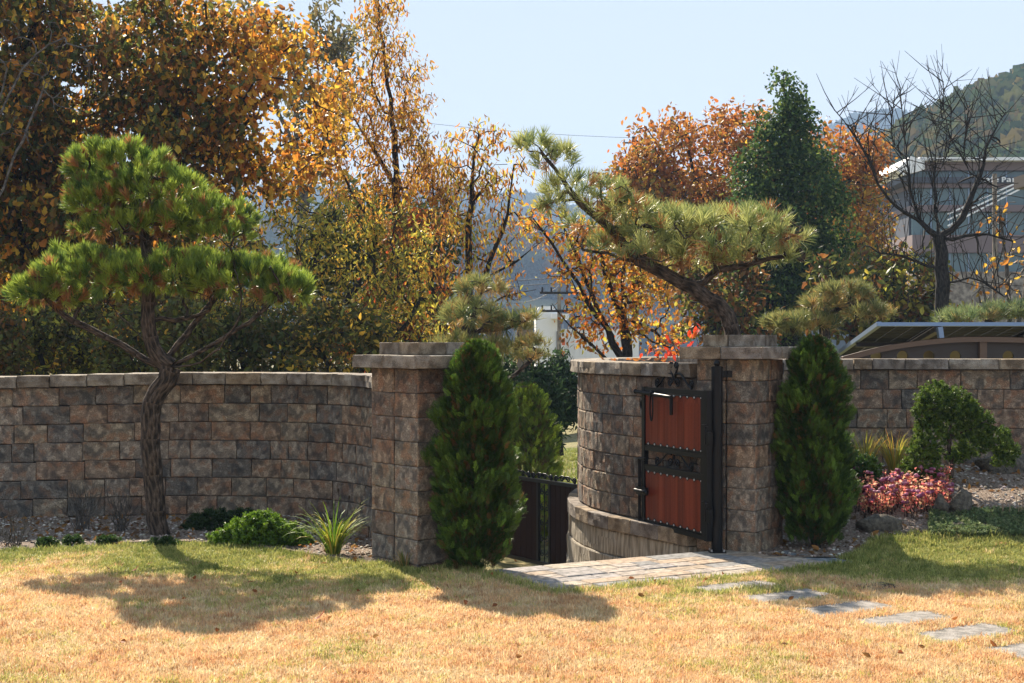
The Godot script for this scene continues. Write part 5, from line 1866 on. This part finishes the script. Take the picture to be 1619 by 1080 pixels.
	for i in 9000:
		var left := rnd() < 0.5
		var q := Vector2(rnd(-5.0, -0.5), rnd(9.8, 12.3)) if left else Vector2(rnd(1.7, 5.2), rnd(9.9, 12.9))
		if not Geometry2D.is_point_in_polygon(q, left_bed if left else right_bed) or not on_terrace(q.x, q.y):
			continue
		var p := Vector3(q.x, ground(q.x, q.y) + 0.014, -q.y)
		if rnd() < 0.8:
			var s := rnd(0.006, 0.016)
			px2.append(Transform3D(Basis(Vector3.UP, rnd(0, TAU)).scaled_local(Vector3(s * rnd(0.8, 1.5), s * 0.7, s)), p))
			pc.append(pick([Color(0.34, 0.28, 0.23), Color(0.22, 0.17, 0.13), Color(0.45, 0.40, 0.35), Color(0.13, 0.09, 0.06)]))
		else:
			dx.append(Transform3D(facing(ball_point() * 0.6 + Vector3(rnd(-1, 1), 0.1, rnd(-1, 1)), rnd(0, TAU), rnd(0.03, 0.07)), p + Vector3(0, 0.006, 0)))
			dc.append(pick([Color(0.22, 0.11, 0.04), Color(0.32, 0.16, 0.05), Color(0.14, 0.08, 0.04)]))
	for k in 48:        # a few on the lawn and on the copings
		var q := Vector2(rnd(-2.6, 2.8), rnd(6.8, 10.0))
		dx.append(Transform3D(facing(Vector3(rnd(-1, 1), 0.15, rnd(-1, 1)), rnd(0, TAU), rnd(0.03, 0.05)), Vector3(q.x, ground(q.x, q.y) + 0.035, -q.y)))
		dc.append(pick([Color(0.30, 0.10, 0.03), Color(0.22, 0.11, 0.04)]))
	for k in 14:
		dx.append(Transform3D(facing(Vector3(rnd(-1, 1), 0.1, rnd(-1, 1)), rnd(0, TAU), rnd(0.04, 0.06)), Vector3(rnd(0.75, 1.25), 1.395, rnd(-12.4, -11.6))))
		dc.append(pick([Color(0.45, 0.16, 0.04), Color(0.30, 0.12, 0.04)]))
	var pebble := MB.new()
	pebble.ball(Vector3.ZERO, Vector3.ONE, 6, 4)
	var pb := many("pebbles", pebble.done(), M.plain_leaf, px2, pc, self)
	tag(pb, "small pale pebbles strewn over the mulch of both beds", "pebbles")
	var dl := many("leaf_litter", small_leaf(), M.thin_leaf, dx, dc, self)
	tag(dl, "dry brown leaves strewn over the beds, lawn and copings", "leaf litter")
	# dry stub stems at the right
	o = thing("dry_stalks", "pale cut dry stalks standing before the dark rock at right", "shrub", lp.call(1600, 818))
	b = MB.new()
	for k in 9:
		var q := Vector3(rnd(-0.1, 0.1), 0, rnd(-0.05, 0.05))
		b.tube(PackedVector3Array([q, q + Vector3(rnd(-0.02, 0.02), rnd(0.06, 0.15), 0)]), PackedFloat32Array([0.004, 0.003]), 4)
	part("stems", b.done(), M.tan_roof, o)


# ------------------------------------------------------------------ beyond the walls
func build_beyond() -> void:
	# solar panels on a low frame behind the right wall, seen from their backs
	var a := at(1390, 513, 15.2)       # near high corner
	var c := at(1322, 562, 17.6)       # far low corner
	var along := Vector3(1, 0, 0.04).normalized()
	var down := c - a
	var o := thing("solar_panels", "solar panel array on an aluminium frame above the right wall, seen from below", "solar panels", a)
	var L := 4.4
	var nrm := along.cross(down).normalized()
	var put := func(called: String, s0: float, t0: float, s1: float, t1: float, w: float, th: float, lift: float, m: Material) -> void:
		var b := MB.new()
		var p := along * s0 + down * t0
		var q := along * s1 + down * t1
		var t := (q - p).normalized()
		b.box(Transform3D(Basis(t.cross(nrm).normalized(), nrm, t).orthonormalized(), (p + q) / 2.0 + nrm * lift), Vector3(w, th, p.distance_to(q)))
		part(called, b.done(), m, o)
	put.call("frame_rail", -0.02, 0.0, L, 0.0, 0.04, 0.04, 0.0, M.alu)
	put.call("frame_rail", 0.0, 1.0, L, 1.0, 0.05, 0.05, 0.0, M.alu)
	put.call("frame_rail", 0.0, 0.0, 0.0, 1.0, 0.05, 0.05, 0.004, M.alu)
	for k in 4:
		put.call("rafter", 0.62 + 1.12 * k, 0.0, 0.62 + 1.12 * k, 1.0, 0.07, 0.06, -0.05 if nrm.y > 0 else 0.05, M.dark_bronze)
	put.call("purlin", 0.0, 0.5, L, 0.5, 0.06, 0.05, -0.045 if nrm.y > 0 else 0.045, M.dark_bronze)
	var cells := 0
	for i in 24:
		for j in 12:
			var b := MB.new()
			var p := along * (0.04 + 0.18 * i + 0.087) + down * ((j + 0.5) / 12.0)
			b.box(Transform3D(Basis(along, nrm, along.cross(nrm)).orthonormalized(), p), Vector3(0.168, 0.006, down.length() / 12.0 - 0.014))
			part("cell", b.done(), M.cell, o)
			cells += 1
	for k in 4:
		var b := MB.new()
		var p := along * (0.62 + 1.12 * k)
		b.bar(p + Vector3(0, -0.03, 0.06), p + Vector3(0.03, -0.30, 0.08), 0.075, 0.05)
		part("bracket", b.done(), M.alu, o)
		b = MB.new()
		b.bar(p + down * 0.9 + Vector3(0, -0.06, 0), p + down * 0.9 + Vector3(0, -2.1, 0), 0.08)
		part("post", b.done(), M.alu, o)
	# arched bronze canopy in front of it
	o = thing("arched_canopy", "bronze arched canopy with round holes in its fascia, behind the right wall", "canopy", Vector3(5.2, -0.8, -14.0))
	var R := Path.new([Vector2(3.24, 1.375), Vector2(3.7, 1.49), Vector2(4.2, 1.555), Vector2(4.6, 1.57), Vector2(5.2, 1.55), Vector2(5.8, 1.47), Vector2(6.4, 1.36), Vector2(6.9, 1.22)], 0.12)
	var rim := MB.new()
	var roof := MB.new()
	for i in R.p.size() - 1:
		var p := R.p[i]
		var q := R.p[i + 1]
		rim.bar(Vector3(p.x, p.y, -13.95), Vector3(q.x, q.y, -13.95), 0.09, 0.05)
		roof.quad(Vector3(p.x, p.y + 0.03, -13.9), Vector3(p.x, p.y - 0.22, -15.0), Vector3(q.x, q.y - 0.22, -15.0), Vector3(q.x, q.y + 0.03, -13.9))
	world_part("rim", rim.done(), M.bronze, o)
	world_part("roof_sheet", roof.done(), M.bronze, o)
	# fascia with holes: strips between the rim and a straight sill, left open at the holes
	var holes := [3.58, 3.84, 4.10, 4.36, 4.88, 5.14, 5.40, 5.66]
	var fas := CSGPolygon3D.new()
	fas.name = "fascia"
	var poly := PackedVector2Array()
	for p in R.p:
		poly.append(Vector2(p.x, p.y - 0.02))
	poly.append(Vector2(6.9, 1.1))
	poly.append(Vector2(3.24, 1.1))
	fas.polygon = poly
	fas.depth = 0.03
	fas.material = M.dark_bronze
	for h: float in holes:
		var cy := CSGCylinder3D.new()
		cy.name = "hole"
		cy.radius = 0.055
		cy.height = 0.2
		cy.sides = 20
		cy.rotation.x = PI / 2
		cy.position = Vector3(h, 1.405, 0)
		cy.operation = CSGShape3D.OPERATION_SUBTRACTION
		cy.material = M.dark_bronze
		fas.add_child(cy, true)
	o.add_child(fas)
	fas.transform = o.transform.affine_inverse() * Transform3D(Basis(), Vector3(0, 0, -13.98))
	var bb := MB.new()
	bb.at_box(Vector3(4.62, 1.42, -13.96), Vector3(0.07, 0.26, 0.06))
	world_part("mullion", bb.done(), M.bronze, o)
	for x in [3.4, 6.7]:
		bb = MB.new()
		bb.at_box(Vector3(x, 0.2, -13.98), Vector3(0.08, 2.0, 0.08))
		world_part("post", bb.done(), M.dark_bronze, o)
	for k in 7:
		bb = MB.new()
		bb.bar(Vector3(3.4 + 0.5 * k, 1.30, -14.5), Vector3(3.4 + 0.5 * k, 1.30, -14.95), 0.12, 0.02)
		world_part("soffit_slat", bb.done(), M.bronze, o)
	# corner of a pavilion roof at the right edge
	o = thing("pavilion", "dark eave corner of a pavilion cut by the right edge of the photo", "pavilion", at(1750, 700, 24.0))
	var pe := at(1603, 285, 26.0)
	var mb := MB.new()
	var apex := pe + Vector3(2.0, 0.62, 2.0)
	var rc := [pe + Vector3(0, 0.05, 4), pe + Vector3(0, 0.05, 0), pe + Vector3(4, 0.05, 0), pe + Vector3(4, 0.05, 4)]
	for k in 4:
		mb.tri(rc[k], rc[(k + 1) % 4], apex)
	world_part("roof", mb.done(), M.alu, o)
	mb = MB.new()
	mb.at_box(pe + Vector3(2.0, -0.06, 2.0), Vector3(4.0, 0.22, 4.0))
	world_part("eave", mb.done(), M.dark_bronze, o)
	mb = MB.new()
	mb.at_box(pe + Vector3(2.2, -2.6, 2.2), Vector3(3.0, 4.9, 3.0))
	world_part("wall", mb.done(), M.dark_band, o)
	# large cafe building on the slope at the right
	D70()
	# white building and low walls seen through the gateway
	o = thing("white_building", "white flat building with a chamfered gable down the valley", "building", at(900, 600, 62.0))
	var z := 62.0
	var box := func(called: String, x0: float, y0: float, x1: float, y1: float, dep: float, back: float, m: Material) -> void:
		var p := at(x0, y0, z + back)
		var q := at(x1, y1, z + back)
		var b2 := MB.new()
		b2.at_box(Vector3((p.x + q.x) / 2, (p.y + q.y) / 2, p.z - dep / 2), Vector3(q.x - p.x, p.y - q.y, dep))
		world_part(called, b2.done(), m, o)
	box.call("wall", 847, 496, 882, 620, 4.0, 0.0, M.white_wall)
	box.call("wall", 883, 520, 1010, 620, 4.0, 0.6, M.white_wall)
	box.call("roof", 872, 496, 900, 504, 3.0, -0.6, M.white_wall)
	box.call("door", 880, 524, 886, 560, 0.2, -0.1, M.dark_band)
	mb = MB.new()
	var gp := [at(847, 496, z), at(852, 485, z), at(874, 484, z), at(882, 496, z)]
	for k in 2:
		mb.tri(gp[0], gp[1 + k], gp[2 + k])
		mb.tri(gp[0] + Vector3(0, 0, -4), gp[2 + k] + Vector3(0, 0, -4), gp[1 + k] + Vector3(0, 0, -4))
	for k in 3:
		mb.quad(gp[k] + Vector3(0, 0, -4), gp[k + 1] + Vector3(0, 0, -4), gp[k + 1], gp[k])
	world_part("gable", mb.done(), M.white_wall, o)
	var sl := MB.new()
	sl.at_box(Vector3.ZERO, Vector3(0.02, 3.5, 0.03))
	for k in 12:
		part("wall_rib", sl.done(), M.white_wall, o, o.transform.affine_inverse() * Transform3D(Basis(), at(890 + 9.0 * k, 575, z + 0.6) + Vector3(0, 0, 0.02)))
	var bol := thing("bollard", "small orange and white traffic post before the white building", "bollard", at(891, 564, 50.0))
	for k in 4:
		mb = MB.new()
		mb.rod(Vector3(0, 0.1 * k * 2, 0), Vector3(0, 0.1 * k * 2 + 0.2, 0), 0.06, 10)
		part("band", mb.done(), M.orange_post if k % 2 == 0 else M.white_wall, bol)
	o = thing("concrete_wall", "low grey concrete wall across the lower garden behind the left pillar", "wall", at(800, 640, 26.0))
	mb = MB.new()
	mb.at_box(Vector3(-1.6, 0.2, -26.0), Vector3(4.4, 1.6, 0.3))
	world_part("wall", mb.done(), M.grey_wall, o)
	mb = MB.new()
	mb.at_box(Vector3(-1.6, 1.04, -26.0), Vector3(4.5, 0.08, 0.4))
	world_part("coping", mb.done(), M.cap0, o)
	for k in 2:
		o = thing("concrete_pier", ["light concrete pier just right of the tall arborvitae's tip", "light concrete pier with a dark opening beyond the lower conifer"][k], "pier", at([783, 830][k], 640, 22.0 + k), 0.0, "concrete piers in the lower garden")
		mb = MB.new()
		mb.at_box(Vector3(0, 0.55, 0), Vector3([0.24, 0.26][k], 1.7, 0.5))
		part("shaft", mb.done(), M.grey_wall, o)
		mb = MB.new()
		mb.at_box(Vector3(0, 1.42, 0), Vector3(0.3, 0.05, 0.55))
		part("cap", mb.done(), M.cap0, o)
	# poles and wires
	var pole := func(label: String, px: float, py: float, d: float, arms: Array, r: float) -> Node3D:
		var base := at(px, py, d)
		var foot := Vector3(base.x, low_ground(base.x, d), base.z)
		var t := thing("utility_pole", label, "pole", foot)
		var b2 := MB.new()
		b2.tube(PackedVector3Array([Vector3.ZERO, Vector3(0, base.y - foot.y, 0)]), PackedFloat32Array([r * 1.3, r]), 10)
		part("shaft", b2.done(), M.grey_wall if r < 0.12 else M.bark, t)
		for y: float in arms:
			b2 = MB.new()
			b2.at_box(Vector3(0, base.y - foot.y - y, 0.05), Vector3(1.5, 0.09, 0.09))
			for s in [-0.65, -0.3, 0.3, 0.65]:
				b2.rod(Vector3(s, base.y - foot.y - y, 0.05), Vector3(s, base.y - foot.y - y + 0.22, 0.05), 0.04, 6)
			part("crossarm", b2.done(), M.bark, t)
		return t
	pole.call("dark utility pole with a crossarm rising over the orange round tree", 1003, 216, 90.0, [0.4], 0.16)
	pole.call("pale pole with crossarms standing in the gap of the valley", 884, 455, 55.0, [0.2, 0.9], 0.07)
	pole.call("slim pale lamp pole in front of the cafe building at the right", 1573, 275, 40.0, [], 0.06)
	for k in 4:
		var w := thing("power_line", ["faint power line crossing the open sky", "dark cable across the blue hill, the upper of two", "dark cable across the blue hill, the lower of two", "thin cable sloping down to the pale valley pole"][k], "cable", at([700, 700, 700, 790][k], 400, 60.0), 0.0, "overhead cables")
		var p: Vector3 = [at(560, 180, 90), at(560, 432, 55), at(560, 443, 55), at(800, 478, 55)][k]
		var q: Vector3 = [at(1003, 218, 90), at(890, 438, 55), at(890, 446, 55), at(884, 452, 55)][k]
		var pts := PackedVector3Array()
		var rr := PackedFloat32Array()
		for i in 13:
			var t := i / 12.0
			pts.append(p.lerp(q, t) + Vector3(0, -0.25 * 4.0 * t * (1.0 - t), 0))
			rr.append([0.012, 0.014, 0.014, 0.012][k])
		mb = MB.new()
		mb.tube(pts, rr, 4)
		world_part("cable", mb.done(), M.cable, w)
	# hills with their woods
	hill("hill", "wooded hill with pines above the cafe building", 260.0, [[1270, 350], [1340, 300], [1400, 245], [1450, 222], [1500, 200], [1550, 180], [1600, 165], [1700, 150], [1850, 140], [2050, 180], [2250, 300]], 7000, 4.2, [Color(0.06, 0.09, 0.03), Color(0.10, 0.125, 0.04), Color(0.22, 0.16, 0.05), Color(0.08, 0.11, 0.035), Color(0.16, 0.16, 0.05)], 150.0)
	hill("hill", "blue wooded ridge closing the valley between the trees", 620.0, [[300, 430], [420, 390], [520, 372], [620, 380], [700, 392], [780, 386], [860, 396], [960, 420], [1060, 450], [1180, 470]], 6000, 9.0, [Color(0.04, 0.06, 0.025), Color(0.06, 0.07, 0.03), Color(0.13, 0.075, 0.03)], 300.0)
	hill("hill", "pale distant ridge behind the blue wooded one", 1100.0, [[60, 330], [250, 300], [420, 318], [560, 330], [680, 322], [760, 334], [900, 352], [1050, 372], [1200, 330], [1320, 222], [1385, 198], [1440, 214], [1560, 260], [1750, 330]], 3800, 15.0, [Color(0.04, 0.06, 0.03), Color(0.06, 0.07, 0.03)], 300.0)

# a ridge of real height: a slope from its foot to the crest line, and a back; woods grow on the near slope
func hill(called: String, label: String, d: float, crest: Array, n: int, size: float, cols: Array, depth: float) -> void:
	var b := MB.new()
	var cr := PackedVector3Array()
	for i in 41:
		var f := i / 40.0 * (crest.size() - 1)
		var k := mini(int(f), crest.size() - 2)
		var p: Array = crest[k]
		var q: Array = crest[k + 1]
		cr.append(at(lerpf(p[0], q[0], f - k), lerpf(p[1], q[1], f - k), d) + Vector3(0, lawn_noise.get_noise_1d(i * 30.0) * size * 0.6 - size * 0.55, 0))
	var foot := func(p: Vector3, t: float) -> Vector3:      # t from -1 (near foot) to 1 (far foot)
		var k := cos(t * PI / 2.0)
		return Vector3(p.x * (1.0 + t * depth / d * 0.5), lerpf(-5.0, p.y, k), p.z - t * depth + lawn_noise.get_noise_2d(p.x, t * 60.0) * size)
	var rows := 13
	for j in rows:
		for i in cr.size():
			var p: Vector3 = foot.call(cr[i], lerpf(-0.75, 1.0, j / float(rows - 1)))
			b.vert(p, Vector3.UP)
	for j in rows - 1:
		for i in cr.size() - 1:
			var a := j * cr.size() + i
			var e := a + cr.size()
			b.ix.append_array(PackedInt32Array([a, e, e + 1, a, e + 1, a + 1]))
	structure(called, b.done(false), M.lowland, label)
	var xs := [[], []]
	var cs := [PackedColorArray(), PackedColorArray()]
	for i in n:
		var f := rnd(0, cr.size() - 1.01)
		var p := cr[int(f)].lerp(cr[int(f) + 1], f - int(f))
		var t := -pow(rnd(), 1.4) * 0.72 + 0.03
		var q: Vector3 = foot.call(p, t)
		var s := size * rnd(0.6, 1.2)
		var k := rng.randi() % 2
		xs[k].append(Transform3D(Basis(Vector3.UP, rnd(0, TAU)).scaled_local(Vector3(s, s * rnd(0.9, 1.5), s)), q + Vector3(0, s * 0.45, 0)))
		cs[k].append(pick(cols))
	var o := thing("hill_woods", label.replace("hill", "slope").replace("ridge", "forest") + ", its trees", "woods", at(crest[0][0], 600, d))
	o.set_meta("kind", "stuff")
	for k in 2:
		many("woods", crown_lump(90 + k), M.far_leaf, xs[k], cs[k], o)

func crown_lump(sd: int) -> ArrayMesh:       # a far tree: a ragged ball of leaf clumps
	var b := MB.new()
	var rg := RandomNumberGenerator.new()
	rg.seed = sd
	for i in 90:
		var u := Vector3(rg.randf_range(-1, 1), rg.randf_range(-0.8, 1), rg.randf_range(-1, 1)).normalized()
		var o := u * rg.randf_range(0.42, 0.66) * Vector3(1, 0.9, 1)
		var y := (u + Vector3(rg.randf_range(-1, 1), rg.randf_range(-1, 1), rg.randf_range(-1, 1)) * 0.8).normalized()
		var x := y.cross(Vector3(rg.randf_range(-1, 1), rg.randf_range(-1, 1), rg.randf_range(-1, 1))).normalized()
		var s := rg.randf_range(0.16, 0.28)
		var k := rg.randf_range(0.7, 1.3)
		b.tint = Color(k, k, k)
		b.quad(o - y * s - x * s * 0.6, o + y * s * 0.3 - x * s, o + y * s, o + x * s)
	b.tint = Color(0.8, 0.8, 0.8)
	b.ball(Vector3(0, -0.05, 0), Vector3(0.46, 0.44, 0.46), 7, 5)
	return b.done(false, true)

func D70() -> void:
	var z := 74.0
	var o := thing("cafe_building", "long cafe building with bands of glass and a white edged roof at right", "building", at(1560, 660, z))
	var box := func(called: String, x0: float, y0: float, x1: float, y1: float, dep: float, out: float, m: Material) -> MeshInstance3D:
		var p := at(x0, y0, z)
		var q := at(x1, y1, z)
		var b := MB.new()
		b.at_box(Vector3((p.x + q.x) / 2, (p.y + q.y) / 2, -z + out - dep / 2), Vector3(q.x - p.x, p.y - q.y, dep))
		return world_part(called, b.done(), m, o)
	box.call("roof_slab", 1446, 252, 1800, 257, 14.0, 0.9, M.white_wall)
	box.call("cladding_band", 1453, 257.5, 1800, 270.5, 12.0, 0.3, M.clad)
	box.call("parapet_band", 1420, 281.5, 1800, 290.5, 12.5, 0.5, M.dark_band)
	box.call("cladding_band", 1440, 291, 1800, 297.5, 12.0, 0.3, M.clad)
	box.call("cladding_band", 1440, 325, 1800, 335.5, 12.0, 0.35, M.clad)
	box.call("core", 1442, 271, 1800, 600, 10.0, -0.6, M.dark_band)
	box.call("cladding_band", 1440, 372, 1800, 400, 12.0, 0.3, M.clad)
	box.call("base", 1440, 430, 1800, 640, 12.0, 0.4, M.grey_wall)
	for r: Array in [[271, 281], [298, 324.5], [336, 371.5], [400.5, 429.5]]:
		for k in 12:
			var x := 1442.0 + 29.8 * k
			var w: MeshInstance3D = box.call("window", x, r[0], x + 29.2, r[1], 0.08, 0.0, M.glass)
			var p := at(x + 29.5, r[1], z)
			var q := at(x + 29.5, r[0], z)
			var b := MB.new()
			b.bar(p + Vector3(0, 0, 0.05), q + Vector3(0, 0, 0.05), 0.035, 0.06)
			part("mullion", b.done(), M.alu, w)
	# white sloping gable at its left end
	var b := MB.new()
	var g := [at(1409, 272, z), at(1432, 251, z), at(1453, 257, z), at(1453, 272, z), at(1420, 281, z)]
	for k in 3:
		b.tri(g[0] + Vector3(0, 0, 1), g[k + 1] + Vector3(0, 0, 1), g[k + 2] + Vector3(0, 0, 1))
		b.tri(g[0] + Vector3(0, 0, -8), g[k + 2] + Vector3(0, 0, -8), g[k + 1] + Vector3(0, 0, -8))
	for k in 5:
		b.quad(g[k] + Vector3(0, 0, -8), g[(k + 1) % 5] + Vector3(0, 0, -8), g[(k + 1) % 5] + Vector3(0, 0, 1), g[k] + Vector3(0, 0, 1))
	world_part("gable_wing", b.done(), M.white_wall, o)
	var t := TextMesh.new()
	var f := SystemFont.new()
	f.font_names = PackedStringArray(["Droid Sans"])
	f.font_weight = 700
	t.font = f
	t.text = "cafe Pan"
	t.font_size = 32
	t.pixel_size = 0.0115
	t.depth = 0.06
	t.horizontal_alignment = HORIZONTAL_ALIGNMENT_LEFT
	part("sign_lettering", t, M.letter, o, o.transform.affine_inverse() * Transform3D(Basis().scaled(Vector3(1.25, 1, 1)), at(1545, 286, z) + Vector3(0, 0, 0.56)))
	# outdoor stair rails
	for k in 3:
		var rb := MB.new()
		rb.bar(at(1480, 362 - 9.0 * k, z) + Vector3(0, 0, 2.0), at(1590, 306 - 6.0 * k, z) + Vector3(0, 0, 2.0), 0.08)
		world_part("stair_rail", rb.done(), M.white_wall, o)


func _ready() -> void:
	rng.seed = 20231104
	lawn_noise.seed = 3
	lawn_noise.frequency = 0.05
	# camera, sky, sun, exposure
	var cam := Camera3D.new()
	cam.name = "camera"
	add_child(cam)
	cam.position = Vector3(0, EYE, 0)
	cam.fov = rad_to_deg(2.0 * atan(540.0 / F))
	cam.near = 0.1
	cam.far = 2500.0
	cam.current = true
	var env := Environment.new()
	env.background_mode = Environment.BG_SKY
	var sky := ProceduralSkyMaterial.new()
	sky.sky_top_color = Color(0.17, 0.225, 0.30).linear_to_srgb()
	sky.sky_horizon_color = Color(0.365, 0.372, 0.374).linear_to_srgb()
	sky.sky_curve = 0.22
	sky.ground_bottom_color = Color(0.1, 0.09, 0.075).linear_to_srgb()
	sky.ground_horizon_color = Color(0.26, 0.27, 0.28).linear_to_srgb()
	sky.sun_angle_max = 0.0
	env.sky = Sky.new()
	env.sky.sky_material = sky
	env.tonemap_mode = Environment.TONE_MAPPER_LINEAR
	env.tonemap_exposure = 3.0
	env.fog_enabled = true
	env.fog_density = 0.0006
	env.fog_light_color = Color(0.72, 0.84, 1.0)
	env.sdfgi_enabled = true
	env.ssao_enabled = true
	env.ssil_enabled = true
	var we := WorldEnvironment.new()
	we.name = "world"
	we.environment = env
	add_child(we)
	var sun := DirectionalLight3D.new()
	sun.name = "sun"
	add_child(sun)
	var el := deg_to_rad(39.0)
	var az := deg_to_rad(22.5)
	var to := Vector3(-sin(az) * cos(el), sin(el), -cos(az) * cos(el))
	sun.look_at_from_position(Vector3.ZERO, -to, Vector3.UP)
	sun.light_energy = 1.6
	sun.light_color = Color(1.0, 0.95, 0.87)
	sun.light_angular_distance = 0.5
	sun.shadow_enabled = true
	var t0 := Time.get_ticks_msec()
	materials()
	build_ground()
	build_walls()
	build_paving()
	build_gates()
	print("built ", Time.get_ticks_msec() - t0)
	build_pines()
	build_arborvitae()
	build_trees()
	print("trees ", Time.get_ticks_msec() - t0)
	build_small_plants()
	build_beyond()
	build_lawn()
	print("all ", Time.get_ticks_msec() - t0)
